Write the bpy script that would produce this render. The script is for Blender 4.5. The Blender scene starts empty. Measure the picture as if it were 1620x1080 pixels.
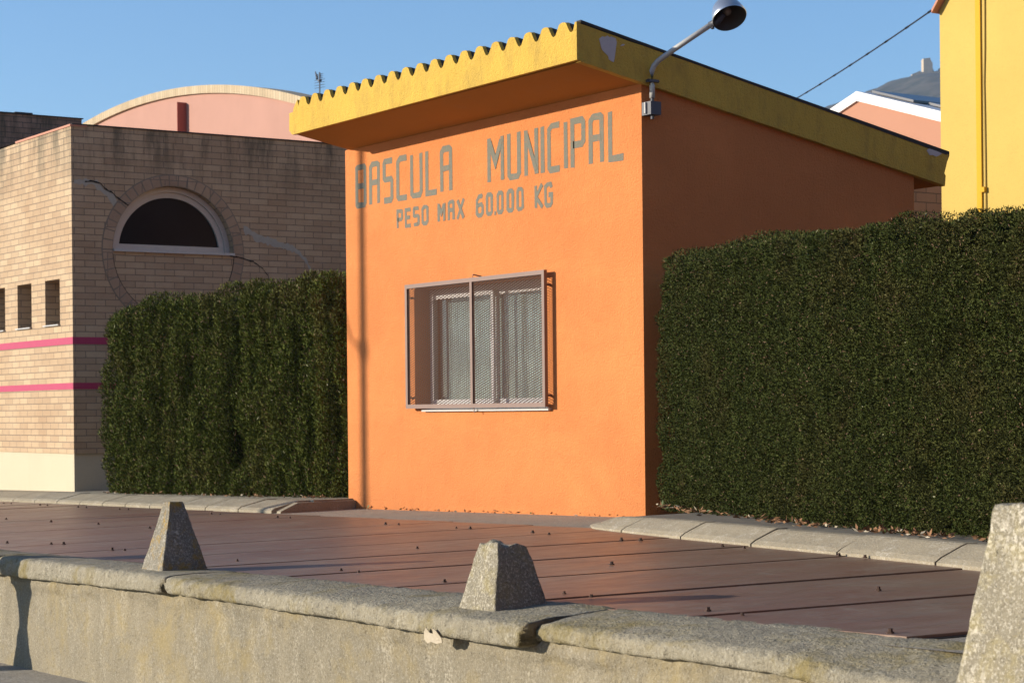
import bpy, bmesh, math, random
import numpy as np
from mathutils import Vector, Matrix, noise
from mathutils.geometry import tessellate_polygon
random.seed(7); rng = np.random.default_rng(11)
S = bpy.context.scene; COL = S.collection
R = math.radians

# ------------------------------------------------------------------ helpers
def tag(o, label=None, cat=None, group=None, kind=None):
    if label: o['label'] = label
    if cat: o['category'] = cat
    if group: o['group'] = group
    if kind: o['kind'] = kind
    return o
def thing(name, loc, label, cat, group=None):
    o = bpy.data.objects.new(name, None); o.empty_display_size = .2
    COL.objects.link(o); o.location = loc
    return tag(o, label, cat, group)
def link(name, me, mats, parent=None, smooth=False):
    o = bpy.data.objects.new(name, me); COL.objects.link(o)
    for m in (mats if isinstance(mats, (list, tuple)) else [mats]): me.materials.append(m)
    if smooth: me.polygons.foreach_set('use_smooth', [True]*len(me.polygons))
    if parent:
        o.parent = parent
        wl = Vector((0, 0, 0)); p = parent
        while p: wl += p.location; p = p.parent
        o.location = -wl
    return o
class MB:
    def __init__(s): s.v = []; s.f = []; s.mi = []
    def add(s, vs, fs, mi=0):
        n = len(s.v); s.v += [tuple(v) for v in vs]; s.f += [tuple(i+n for i in f) for f in fs]; s.mi += [mi]*len(fs)
    def box(s, a, b, mi=0):
        x0, y0, z0 = a; x1, y1, z1 = b
        s.add([(x0,y0,z0),(x1,y0,z0),(x1,y1,z0),(x0,y1,z0),(x0,y0,z1),(x1,y0,z1),(x1,y1,z1),(x0,y1,z1)],
              [(0,3,2,1),(4,5,6,7),(0,1,5,4),(1,2,6,5),(2,3,7,6),(3,0,4,7)], mi)
    def prism(s, prof, axis, a, b, mi=0):
        # prof: 2D points; axis 'x': (y,z) extruded in x ; 'y': (x,z) ; 'z': (x,y)
        def P(p, t):
            if axis == 'x': return (t, p[0], p[1])
            if axis == 'y': return (p[0], t, p[1])
            return (p[0], p[1], t)
        n = len(prof); vs = [P(p, a) for p in prof] + [P(p, b) for p in prof]
        fs = [(i, (i+1) % n, n+(i+1) % n, n+i) for i in range(n)]
        tris = tessellate_polygon([[Vector((p[0], p[1], 0)) for p in prof]])
        fs += [tuple(t) for t in tris] + [tuple(i+n for i in reversed(t)) for t in tris]
        s.add(vs, fs, mi)
    def tube(s, pts, r, n=8, mi=0, caps=True):
        pts = [Vector(p) for p in pts]; rs = r if isinstance(r, (list, tuple)) else [r]*len(pts)
        vs = []; up = Vector((0, 0, 1))
        for i, p in enumerate(pts):
            d = (pts[min(i+1, len(pts)-1)] - pts[max(i-1, 0)]).normalized()
            a = d.cross(up)
            if a.length < .05: a = d.cross(Vector((1, 0, 0)))
            a.normalize(); b = d.cross(a)
            for k in range(n):
                t = 2*math.pi*k/n; vs.append(p + (a*math.cos(t)+b*math.sin(t))*rs[i])
        fs = [(i*n+k, i*n+(k+1) % n, (i+1)*n+(k+1) % n, (i+1)*n+k) for i in range(len(pts)-1) for k in range(n)]
        if caps: fs += [tuple(range(n))[::-1], tuple((len(pts)-1)*n+k for k in range(n))]
        s.add(vs, fs, mi)
    def facade(s, outer, holes, fn, mi=0):
        loops = [[Vector((p[0], p[1], 0)) for p in l] for l in [outer]+holes]
        tr = tessellate_polygon(loops); fl = [p for l in [outer]+holes for p in l]
        s.add([fn(*p) for p in fl], [tuple(t) for t in tr], mi)
    def build(s, name, mats, parent=None, smooth=False, norm=True):
        me = bpy.data.meshes.new(name); me.from_pydata(s.v, [], s.f); me.update()
        ml = mats if isinstance(mats, (list, tuple)) else [mats]
        if len(ml) > 1: me.polygons.foreach_set('material_index', s.mi)
        if norm:
            bm = bmesh.new(); bm.from_mesh(me); bmesh.ops.recalc_face_normals(bm, faces=bm.faces); bm.to_mesh(me); bm.free()
        return link(name, me, mats, parent, smooth)
def n3(x, y, z): return noise.noise(Vector((x, y, z)))
def gz(x, y): return .0185*x + .0204*y            # the sloping yard

# ------------------------------------------------------------------ materials
def newmat(name):
    m = bpy.data.materials.new(name); m.use_nodes = True; nt = m.node_tree
    return m, nt, nt.nodes['Principled BSDF']
class NT:
    def __init__(s, nt):
        s.nt = nt; s.L = nt.links.new
        s.tc = nt.nodes.new('ShaderNodeTexCoord').outputs['Object']
    def n(s, t, **k):
        o = s.nt.nodes.new(t)
        for a, v in k.items(): setattr(o, a, v)
        return o
    def mapv(s, scale, src=None):
        m = s.n('ShaderNodeMapping'); m.inputs['Scale'].default_value = scale; s.L(src or s.tc, m.inputs[0]); return m.outputs[0]
    def noise(s, scale, detail=4, rough=.6, vec=None, dist=0):
        o = s.n('ShaderNodeTexNoise'); o.inputs['Scale'].default_value = scale; o.inputs['Detail'].default_value = detail
        o.inputs['Roughness'].default_value = rough; o.inputs['Distortion'].default_value = dist
        s.L(vec or s.tc, o.inputs['Vector']); return o.outputs[0]
    def ramp(s, fac, *stops):
        o = s.n('ShaderNodeValToRGB'); e = o.color_ramp.elements
        while len(e) < len(stops): e.new(.5)
        for el, (p, c) in zip(e, stops):
            el.position = p; el.color = (c, c, c, 1) if isinstance(c, (int, float)) else (*c, 1)
        s.L(fac, o.inputs[0]); return o.outputs[0]
    def mix(s, fac, a, b, mode='MIX'):
        o = s.n('ShaderNodeMix', data_type='RGBA', blend_type=mode)
        for sock, v in ((o.inputs[0], fac), (o.inputs[6], a), (o.inputs[7], b)):
            if isinstance(v, (int, float)): sock.default_value = v
            elif isinstance(v, tuple): sock.default_value = (*v, 1)
            else: s.L(v, sock)
        return o.outputs[2]
    def bump(s, h, strength=.4, dist=.01, normal=None):
        o = s.n('ShaderNodeBump'); o.inputs['Strength'].default_value = strength; o.inputs['Distance'].default_value = dist
        s.L(h, o.inputs['Height'])
        if normal: s.L(normal, o.inputs['Normal'])
        return o.outputs[0]
    def math(s, op, a, b=None):
        o = s.n('ShaderNodeMath', operation=op)
        for sock, v in zip(o.inputs, (a, b)):
            if v is None: continue
            if isinstance(v, (int, float)): sock.default_value = v
            else: s.L(v, sock)
        return o.outputs[0]
    def xyz(s):
        o = s.n('ShaderNodeSeparateXYZ'); s.L(s.tc, o.inputs[0]); return o.outputs

def stucco(name, col, grain=.5, var=.10, dirt=(.3,.2,.1), dirt_amt=.0, top=None, foot=None):
    m, nt, b = newmat(name); N = NT(nt)
    big = N.noise(.9, 5, .6); c = N.mix(N.ramp(big, (.3, 0), (.75, 1)), tuple(x*(1-var) for x in col), tuple(min(1, x*(1+var)) for x in col))
    st = N.noise(1, 5, .7, vec=N.mapv((5, 5, .5)))
    c = N.mix(N.math('MULTIPLY', N.ramp(st, (.55, 0), (.8, 1)), .18+dirt_amt), c, dirt)
    sp = N.noise(95, 3, .7); c = N.mix(N.math('MULTIPLY', N.ramp(sp, (.30, 1), (.45, 0)), .35), c, tuple(x*.45 for x in col))
    if top is not None:       # grime that has run down from the top edge of the band
        z = N.noise(6, 6, .75, vec=N.mapv((1, 1, .35)))
        c = N.mix(N.math('MULTIPLY', N.ramp(z, (.48, 0), (.7, 1)), top), c, (.09, .08, .05))
    if foot:                  # splash dirt just above the ground, and faint blotchy repairs
        Z = N.xyz()[2]
        zf = N.ramp(N.math('ADD', Z, N.math('MULTIPLY', N.noise(2.5, 5, .7), .35)), (.02, 1), (.42, 0))
        c = N.mix(N.math('MULTIPLY', zf, foot), c, dirt)
        c = N.mix(N.math('MULTIPLY', N.ramp(N.noise(1, 6, .7, vec=N.mapv((.5, .5, 1.6)), dist=1.2), (.5, 0), (.62, 1)), .16), c, tuple(min(1, x*1.4) for x in col))
        c = N.mix(N.math('MULTIPLY', N.ramp(N.noise(13, 6, .8), (.66, 0), (.72, 1)), .4), c, tuple(x*.62 for x in col))
    N.L(c, b.inputs['Base Color']); b.inputs['Roughness'].default_value = .92; b.inputs['Specular IOR Level'].default_value = .25
    h = N.noise(58, 3, .75); h2 = N.noise(4, 3, .5)
    N.L(N.bump(N.math('ADD', h, N.math('MULTIPLY', h2, 1.5)), grain, .020), b.inputs['Normal'])
    return m
def plain(name, col, rough=.6, metal=0, var=.15, scale=20, bump=0):
    m, nt, b = newmat(name); N = NT(nt)
    c = N.mix(N.noise(scale, 5, .65), tuple(x*(1-var) for x in col), tuple(min(1, x*(1+var)) for x in col))
    N.L(c, b.inputs['Base Color']); b.inputs['Roughness'].default_value = rough; b.inputs['Metallic'].default_value = metal
    if bump: N.L(N.bump(N.noise(scale*3, 4, .7), bump, .01), b.inputs['Normal'])
    return m
def brickmat(name, c1, c2, mortar, bw=.256, bh=.0768, ms=.006, off=(0, 0), stain=.5, squash=.5, plinth_line=None):
    m, nt, b = newmat(name); N = NT(nt); X, Y, Z = N.xyz()
    cv = N.n('ShaderNodeCombineXYZ'); N.L(N.math('ADD', N.math('ADD', X, Y), off[0]), cv.inputs[0]); N.L(N.math('ADD', Z, off[1]), cv.inputs[1])
    br = N.n('ShaderNodeTexBrick'); N.L(cv.outputs[0], br.inputs['Vector']); br.offset = .5
    br.inputs['Scale'].default_value = 1; br.inputs['Brick Width'].default_value = bw; br.inputs['Row Height'].default_value = bh
    br.inputs['Mortar Size'].default_value = ms; br.inputs['Mortar Smooth'].default_value = .3; br.inputs['Bias'].default_value = 0
    br.inputs['Color1'].default_value = (*c1, 1); br.inputs['Color2'].default_value = (*c2, 1); br.inputs['Mortar'].default_value = (*mortar, 1)
    c = N.mix(N.math('MULTIPLY', N.ramp(N.noise(1.6, 5, .7), (.4, 0), (.7, 1)), .45), br.outputs[0], (.72, .60, .50), 'MULTIPLY')
    c = N.mix(N.math('MULTIPLY', N.noise(40, 4, .7), .5), c, (.5, .45, .4), 'MULTIPLY')
    # weather streaks below the top edge
    zt = N.ramp(N.math('SUBTRACT', Z, 3.2), (.15, 0), (.95, 1))
    zt2 = N.ramp(N.noise(1, 6, .75, vec=N.mapv((4, 4, .7))), (.45, 0), (.62, 1))
    c = N.mix(N.math('MULTIPLY', N.math('MULTIPLY', zt, zt2), stain), c, (.06, .055, .035))
    N.L(c, b.inputs['Base Color']); b.inputs['Roughness'].default_value = .9
    h = N.math('ADD', N.math('MULTIPLY', br.outputs[1], -1.0), N.math('MULTIPLY', N.noise(60, 3, .6), .3))
    N.L(N.bump(h, .6, .006), b.inputs['Normal'])
    return m
def concrete(name, c1, c2, spot=(.6, .57, .5), dark=(.07, .065, .05), lichen=0., grain=130, spots=.5, streak=.5, bumpd=.01, lscale=3.0, warm=(.45,.33,.08)):
    m, nt, b = newmat(name); N = NT(nt)
    c = N.mix(N.ramp(N.noise(2.2, 6, .7), (.3, 0), (.7, 1)), c1, c2)
    c = N.mix(N.math('MULTIPLY', N.ramp(N.noise(1, 6, .7, vec=N.mapv((7, 7, .8))), (.5, 0), (.72, 1)), streak), c, tuple(x*.5 for x in c1))
    c = N.mix(N.math('MULTIPLY', N.ramp(N.noise(grain, 3, .75), (.52, 0), (.62, 1)), spots), c, spot)
    c = N.mix(N.math('MULTIPLY', N.ramp(N.noise(grain*.6, 4, .75), (.30, 1), (.43, 0)), .8), c, dark)
    crust = N.math('MULTIPLY', N.ramp(N.noise(1, 5, .7, vec=N.mapv((6, 6, 2.2))), (.50, 0), (.62, 1)), N.ramp(N.noise(70, 2, .6), (.48, 0), (.60, 1)))
    c = N.mix(N.math('MULTIPLY', crust, min(1, spots*.95)), c, tuple(min(1, x*1.25) for x in spot))
    if lichen:
        c = N.mix(N.math('MULTIPLY', N.ramp(N.noise(lscale, 7, .75, dist=.4), (.5, 0), (.66, 1)), lichen), c, warm)
    N.L(c, b.inputs['Base Color']); b.inputs['Roughness'].default_value = .95; b.inputs['Specular IOR Level'].default_value = .2
    h = N.math('ADD', N.noise(grain*.7, 4, .75), N.math('MULTIPLY', N.noise(14, 4, .6), 1.4))
    N.L(N.bump(h, .8, bumpd), b.inputs['Normal'])
    return m

M = {}
M['orange'] = stucco('orange_render', (.57, .200, .062), grain=.75, var=.10, dirt=(.42, .15, .05), dirt_amt=.16, foot=.5)
M['yellowband'] = stucco('ochre_render', (.58, .375, .066), grain=.8, var=.08, dirt=(.26, .17, .05), dirt_amt=.12, top=.30)
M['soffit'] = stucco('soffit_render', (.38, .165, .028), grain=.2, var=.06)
M['paint'] = None
M['sheet'] = plain('fibre_cement', (.028, .027, .026), .85, var=.3, scale=12)
M['whiteplaster'] = plain('bare_plaster', (.48, .44, .43), .9, var=.12, scale=30, bump=.3)
M['yellowwall'] = stucco('bright_yellow_render', (.52, .365, .095), grain=.12, var=.06, dirt=(.43, .32, .10), dirt_amt=.12)
M['amber'] = stucco('amber_shade_and_box', (.56, .33, .03), grain=.1, var=.03)  # darker tone painted for the pilaster's shaded return; junction box shares it
M['pink'] = stucco('pink_render', (.40, .225, .175), grain=.15, var=.06, dirt=(.36, .20, .15), dirt_amt=.2)
M['pinkshade'] = stucco('pink_shade_render', (.34, .095, .07), grain=.15, var=.06)  # darker copy of the pink, painting the pilaster's shaded side
M['salmon'] = stucco('salmon_render', (.42, .215, .14), grain=.1, var=.03, dirt=(.40, .20, .13), dirt_amt=.1)
M['whitetrim'] = plain('white_trim', (.66, .65, .63), .5, var=.04)
M['brick'] = brickmat('cream_brick', (.54, .405, .255), (.44, .315, .195), (.25, .195, .135), off=(.03, .017), stain=.75)
M['soldier'] = brickmat('ring_brick', (.47, .34, .22), (.36, .25, .165), (.25, .2, .15), bw=.3, bh=.3, stain=0)
M['brickdark'] = brickmat('brown_brick', (.34, .22, .16), (.28, .18, .13), (.10, .08, .07), bh=.075, stain=.9, off=(.1, .03))
M['brickshade'] = brickmat('old_red_brick', (.42, .26, .19), (.34, .22, .16), (.16, .12, .1), bh=.10, bw=.3, stain=0)
M['warehouse'] = brickmat('bounce_brick', (.40, .135, .055), (.34, .115, .045), (.30, .15, .08), bh=.08, bw=.25, stain=0)  # terracotta of the added off-view block, coloured for warm bounce
M['mortar'] = plain('grey_mortar', (.36, .335, .275), .95, var=.2, scale=25, bump=.5)
M['mortarlight'] = plain('dark_joint', (.22, .18, .13), .95, var=.2, scale=25)
M['crack'] = plain('crack_dark', (.012, .010, .008), 1, var=.1)
M['magenta'] = plain('magenta_paint', (.37, .030, .090), .75, var=.12, scale=8)
M['plinth'] = stucco('cream_plinth', (.50, .435, .31), grain=.15, var=.05, dirt=(.44, .32, .2), dirt_amt=.12)
M['tile'] = plain('tile_edge', (.45, .20, .13), .8, var=.2)
M['darkglass'] = plain('dark_glass', (.012, .013, .013), .12, var=.3, scale=3)
M['darkglass'].node_tree.nodes['Principled BSDF'].inputs['Specular IOR Level'].default_value = .18
M['frame_cream'] = plain('aged_cream_frame', (.50, .44, .37), .5, var=.15, scale=10)
M['alu'] = plain('white_aluminium', (.60, .59, .57), .35, var=.05)
M['sillw'] = plain('white_sill', (.42, .41, .39), .5, var=.05)
M['grille'] = plain('brown_painted_steel', (.175, .105, .078), .55, var=.15, scale=15)
M['steel'] = plain('galvanised_steel', (.42, .42, .40), .5, metal=.15, var=.2, scale=30)
M['shade'] = plain('lamp_alu', (.55, .56, .57), .28, metal=.85, var=.1)
M['lampin'] = plain('lamp_inside', (.06, .055, .05), .6, var=.2)
M['blackbox'] = plain('dark_plastic', (.05, .055, .07), .5, var=.2)
M['black'] = plain('black_cable', (.012, .012, .014), .6)
M['rust'] = plain('rusty_bolt', (.055, .028, .018), .8, var=.4, scale=80)
M['leafdry'] = plain('dry_leaf', (.42, .36, .26), .8, var=.25, scale=60)
M['litter'] = plain('dead_leaves', (.20, .10, .045), .85, var=.6, scale=18)
M['parapet'] = concrete('parapet_concrete', (.25, .215, .145), (.19, .17, .125), spot=(.36, .33, .26), dark=(.07, .06, .042), lichen=.45, grain=90, spots=.5, streak=.45, warm=(.30, .225, .075), lscale=1.6)
M['coping'] = concrete('coping_concrete', (.30, .265, .185), (.22, .20, .15), spot=(.40, .37, .29), dark=(.045, .04, .03), lichen=.75, grain=85, spots=.45, streak=.35, warm=(.20, .155, .045), lscale=2.4, bumpd=.016)
M['kerb'] = concrete('kerb_concrete', (.30, .255, .175), (.24, .205, .145), spots=.3, grain=160, streak=.1, bumpd=.006)
M['bollard'] = concrete('bollard_concrete', (.27, .24, .17), (.20, .18, .135), spot=(.50, .46, .37), dark=(.05, .045, .032), lichen=.30, grain=110, spots=.8, streak=.2, warm=(.42, .34, .10), lscale=9, bumpd=.012)
M['bollardL'] = concrete('lichen_concrete', (.22, .20, .155), (.18, .165, .13), spot=(.46, .43, .36), dark=(.035, .032, .025), lichen=.9, grain=110, spots=.7, streak=.2, warm=(.36, .22, .03), lscale=7, bumpd=.012)
M['yard'] = concrete('yard_concrete', (.30, .26, .20), (.25, .22, .175), spot=(.42, .38, .3), grain=120, spots=.35, streak=0, bumpd=.006)
M['road'] = concrete('road_surface', (.30, .27, .215), (.25, .23, .19), spot=(.45, .42, .36), grain=90, spots=.4, streak=0)
# painted letters: sandy grey-green paint that lets the orange grain through
m, nt, b = newmat('lettering_paint'); N = NT(nt)
c = N.mix(N.noise(30, 4, .7), (.105, .112, .088), (.155, .160, .125))
c = N.mix(N.math('MULTIPLY', N.ramp(N.noise(110, 3, .75), (.56, 0), (.68, 1)), .7), c, (.40, .13, .045))
N.L(c, b.inputs['Base Color']); b.inputs['Roughness'].default_value = .9
N.L(N.bump(N.noise(70, 3, .7), .5, .01), b.inputs['Normal']); M['paint'] = m
# steel deck plates: smooth worn red-brown primer, glossy at grazing angle
m, nt, b = newmat('deck_plate_paint'); N = NT(nt)
c = N.mix(N.ramp(N.noise(1.1, 6, .7), (.35, 0), (.7, 1)), (.190, .096, .060), (.225, .148, .102))
c = N.mix(N.math('MULTIPLY', N.ramp(N.noise(1, 7, .75, vec=N.mapv((9, 1.2, 9))), (.52, 0), (.66, 1)), .5), c, (.19, .155, .12))
c = N.mix(N.math('MULTIPLY', N.ramp(N.noise(1, 7, .8, vec=N.mapv((14, 2.5, 9))), (.60, 0), (.68, 1)), .7), c, (.05, .035, .03))
c = N.mix(N.math('MULTIPLY', N.ramp(N.noise(45, 3, .8), (.64, 0), (.70, 1)), .6), c, (.3, .28, .24))
c = N.mix(N.math('MULTIPLY', N.ramp(N.noise(3.5, 7, .8, dist=.6), (.52, 0), (.66, 1)), .45), c, (.27, .225, .17))
c = N.mix(N.math('MULTIPLY', N.ramp(N.noise(1, 8, .85, vec=N.mapv((3, 26, 5))), (.60, 0), (.66, 1)), .5), c, (.055, .04, .032))
N.L(c, b.inputs['Base Color']); b.inputs['Specular IOR Level'].default_value = .5
N.L(N.ramp(N.noise(3, 6, .7, vec=N.mapv((3, 1, 1))), (.3, .34), (.75, .56)), b.inputs['Roughness'])
N.L(N.bump(N.noise(2.0, 4, .6), .12, .01), b.inputs['Normal']); M['plate'] = m
M['platedark'] = plain('deck_frame_steel', (.03, .022, .018), .8)
def leafmat(name, a, b_, c_, rough=.55, sc=35, big=2.0):
    m, nt, b = newmat(name); N = NT(nt)
    c = N.mix(N.ramp(N.noise(sc, 2, .8), (.35, 0), (.65, 1)), a, b_)
    c = N.mix(N.ramp(N.noise(big, 5, .75), (.5, 0), (.70, .7)), c, c_)
    N.L(c, b.inputs['Base Color']); b.inputs['Roughness'].default_value = .8; b.inputs['Specular IOR Level'].default_value = .12
    return m
M['leafR'] = leafmat('clipped_foliage', (.020, .032, .007), (.072, .084, .018), (.085, .066, .022))
M['leafL'] = leafmat('cypress_foliage', (.040, .062, .010), (.125, .140, .026), (.13, .105, .035), big=1.4)
M['twig'] = plain('brown_sprigs', (.15, .085, .045), .8, var=.4, scale=40)
M['bright'] = plain('pale_sprigs', (.17, .17, .07), .6, var=.3, scale=40)
M['core'] = plain('shaded_inner_twigs', (.016, .018, .006), 1, var=.5, scale=14); M['core'].node_tree.nodes['Principled BSDF'].inputs['Specular IOR Level'].default_value = .03  # inner twigs, darkened to near-black to stand for the shade inside
M['grass'] = plain('grass_blades', (.06, .09, .02), .7, var=.4)
# small pavers
m, nt, b = newmat('small_pavers'); N = NT(nt)
br = N.n('ShaderNodeTexBrick'); mp = N.n('ShaderNodeMapping'); mp.inputs['Rotation'].default_value = (0, 0, R(-14)); N.L(N.tc, mp.inputs[0]); N.L(mp.outputs[0], br.inputs['Vector'])
br.inputs['Scale'].default_value = 1; br.inputs['Brick Width'].default_value = .2; br.inputs['Row Height'].default_value = .1; br.inputs['Mortar Size'].default_value = .006
br.inputs['Color1'].default_value = (.20, .18, .14, 1); br.inputs['Color2'].default_value = (.155, .14, .11, 1); br.inputs['Mortar'].default_value = (.09, .08, .06, 1)
N.L(N.mix(N.math('MULTIPLY', N.noise(30, 4, .7), .6), br.outputs[0], (.5, .48, .42), 'MULTIPLY'), b.inputs['Base Color']); b.inputs['Roughness'].default_value = .9
N.L(N.bump(N.math('MULTIPLY', br.outputs[1], -1), .6, .006), b.inputs['Normal']); M['pavers'] = m

# ------------------------------------------------------------------ ground
def grid(name, xs, ys, zf, mat, kind='structure'):
    vs = [(x, y, zf(x, y)) for y in ys for x in xs]; nx = len(xs)
    fs = [(j*nx+i, j*nx+i+1, (j+1)*nx+i+1, (j+1)*nx+i) for j in range(len(ys)-1) for i in range(nx-1)]
    me = bpy.data.meshes.new(name); me.from_pydata(vs, [], fs)
    o = link(name, me, mat, smooth=True); o['kind'] = kind; return o
def yardz(x, y):
    xx = max(-45, min(12, x)); yy = min(30, y); return gz(xx, yy)
grid('yard', [-2500, -900, -300, -100, -60] + [-45+i*1.5 for i in range(39)] + [30, 100, 600], [4.55] + [4.6+i*.8 for i in range(33)] + [60, 200, 700, 2600], yardz, M['yard'])
def roadz(x, y): return -.745 + .0185*(max(-45, min(12, x))+11.2)
grid('road', [-2500, -600, -100, -45] + [-44+i*2 for i in range(29)] + [40, 600], [-600, -60, -12, -6, -2, 0, 2, 4.42], roadz, M['road'])

# ------------------------------------------------------------------ the weighing deck
DA = R(-7.5)      # deck is turned a little against the hut
def dk(u, v):     # deck frame: u along, v across
    x = -4.62 + u*math.cos(DA) - v*math.sin(DA); y = 4.70 + u*math.sin(DA) + v*math.cos(DA); return x, y
deck = thing('weighing_deck', (-11, 6.3, gz(-11, 6.3)), 'long flush vehicle weighing deck of worn red-brown steel plates in front of the orange hut', 'weighing deck')
NP = 18; PW = 1.075
sk = .085                                     # seams are slightly skewed
def dkp(u, v, dz): 
    x, y = dk(u + sk*v, v); return (x, y, gz(x, y)+dz)
mb = MB(); L0 = -NP*PW-.02
def front_v(u):   # keep the near edge parallel to the coping
    return .02 - u*math.sin(DA)/math.cos(DA)*1.0*(-1)*0
# near and far limits in world Y; plates are cut to those lines
def vlim(u, Y):   # v for which world y == Y at deck coordinate u
    return (Y-4.70-u*math.sin(DA))/(sk*math.sin(DA)+math.cos(DA))
def ynear(x): return 4.66
def yfar(x): return 7.98 - .035*(x+11)**1 * 1.0 if x > -11 else 7.98 - .03*(x+11)
us = [-i*PW for i in range(NP+1)]
q = []
for u in us: q.append((u, vlim(u, 4.63)))
for i in range(NP):
    gp = random.choice((.007, .012, .018)) if i < 6 else random.choice((.0025, .004, .006)); u0, u1 = us[i+1]+gp, us[i]-gp
    xm = dk((u0+u1)/2, 1.5)[0]
    h = .0115 + random.uniform(-.001, .001); hs = random.choice((.0003, .0004, .0006, .0018)) if i > 5 else random.choice((.0012, .0022, .0032))
    a = [(u0, vlim(u0, 4.67)), (u1, vlim(u1, 4.67)), (u1, vlim(u1, yfar(xm))), (u0, vlim(u0, yfar(xm)))]
    mb = MB()
    top = [dkp(p[0], p[1], h + (hs if k in (1, 2) else -hs)) for k, p in enumerate(a)]
    bot = [dkp(p[0], p[1], .0045) for p in a]
    mb.add(bot+top, [(4,5,6,7),(0,1,5,4),(1,2,6,5),(2,3,7,6),(3,0,4,7)])
    mb.build('steel_plate', M['plate'], deck)
mb = MB()
a = [(us[-1], 4.66), (us[0], 4.66)]
c4 = [dkp(us[-1]-.01, vlim(us[-1], 4.655), .004), dkp(us[0]+.01, vlim(us[0], 4.655), .004), dkp(us[0]+.01, vlim(us[0], yfar(-4.6)+.01), .004), dkp(us[-1]-.01, vlim(us[-1], yfar(-24)+.01), .004)]
mb.add(c4, [(0,1,2,3)]); mb.build('frame', M['platedark'], deck)
bolts = [(-13.79,5.03),(-13.26,5.15),(-13.16,5.2),(-22.19,8.06),(-21.93,8.05),(-20.94,8.01),(-20.7,8.0),(-19.69,7.94),(-19.47,7.94),(-18.5,7.89),(-18.29,7.89),(-17.84,6.5),(-16.71,6.49),(-15.71,6.51),(-14.52,6.44),(-12.11,5.11),(-11.99,5.145),(-12.87,7.59),(-12.68,7.59),(-11.8,7.53),(-11.64,7.54),(-10.18,6.22),(-10.755,7.45),(-10.47,7.38),(-9.54,7.25),(-9.38,7.27),(-7.92,4.985),(-8.03,6.04),(-6.91,4.946),(-6.68,4.918),(-8.53,7.18),(-8.3,7.14),(-7.425,7.01),(-7.2,6.97),(-5.886,5.77),(-5.825,4.83),(-5.595,4.80),(-4.75,4.708),(-14.9,7.75),(-14.68,7.75),(-16.3,7.82),(-16.1,7.81),(-9.05,5.07),(-8.85,5.06),(-10.3,5.1)]
for (x, y) in bolts:
    s = random.uniform(.36, .62); a = random.random()*3; z = gz(x, y)+.014; mb = MB()
    n = 6
    for (r0, h0, h1) in ((.024*s, 0, .010*s), (.015*s, .010*s, .030*s)):
        vs = [(x+r0*math.cos(a+2*math.pi*k/n), y+r0*math.sin(a+2*math.pi*k/n), z+hh) for hh in (h0, h1) for k in range(n)]
        mb.add(vs, [(k, (k+1) % n, n+(k+1) % n, n+k) for k in range(n)] + [tuple(n+k for k in range(n))])
    mb.build('bolt', M['rust'], deck)

# ------------------------------------------------------------------ parapet wall with coping
par = thing('parapet_wall', (-9, 4.4, -.75), 'low weathered concrete retaining wall with lichen-stained coping along the near edge of the deck', 'wall')
def grid_mesh(name, rows, mat, parent, smooth=True):
    n = len(rows[0]); vs = [p for r in rows for p in r]
    fs = [(j*n+i, j*n+i+1, (j+1)*n+i+1, (j+1)*n+i) for j in range(len(rows)-1) for i in range(n-1)]
    me = bpy.data.meshes.new(name); me.from_pydata(vs, [], fs); me.update()
    bm = bmesh.new(); bm.from_mesh(me); bmesh.ops.recalc_face_normals(bm, faces=bm.faces); bm.to_mesh(me); bm.free()
    return link(name, me, mat, parent, smooth)
def lerpk(K, x):
    if x <= K[0][0]: return K[0][1]
    for (a, va), (b, vb) in zip(K[:-1], K[1:]):
        if x <= b: return va+(vb-va)*(x-a)/(b-a)
    return K[-1][1]
def czf(x): return lerpk([(-15, -.118), (-11.9, -.096), (-9.5, -.070), (-7.5, -.060), (-6.3, -.042), (-5.6, -.036), (-4.9, -.024), (-4.6, -.045), (-3.8, -.062), (0, -.05)], x)
def chh_(x): return lerpk([(-15, .13), (-11.5, .125), (-9.5, .092), (-7.5, .086), (-6.6, .100), (-6.23, .100), (-6.21, .070), (-4.7, .074), (0, .09)], x)
rows = []
x = -15.0
xsw = [-15+i*.025 for i in range(int(15.5/.025))]
for k in range(38):
    t = k/37; row = []
    for x in xsw:
        zt = czf(x)-chh_(x)*.88+.004; zb = roadz(x, 4)-.02; z = zb + (zt-zb)*t
        y = 4.355 + .010*n3(x*1.3, z*1.5, 3) + .005*n3(x*12, z*7, 1) + .0035*n3(x*40, z*34, 2)
        if t > .84: y -= .030*max(0, n3(x*4, 5, z*10)+.25)*min(1, (t-.84)/.08) + .016*max(0, n3(x*22, 5, z*30))*min(1, (t-.84)/.08)
        if t < .08: y -= .02*max(0, n3(x*7, 9, 1))
        row.append((x, y, z))
    rows.append(row)
grid_mesh('wall_face', rows, M['parapet'], par)
joints = [-15.0, -11.95, -9.50, -6.22, -1.6, .5]
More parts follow.
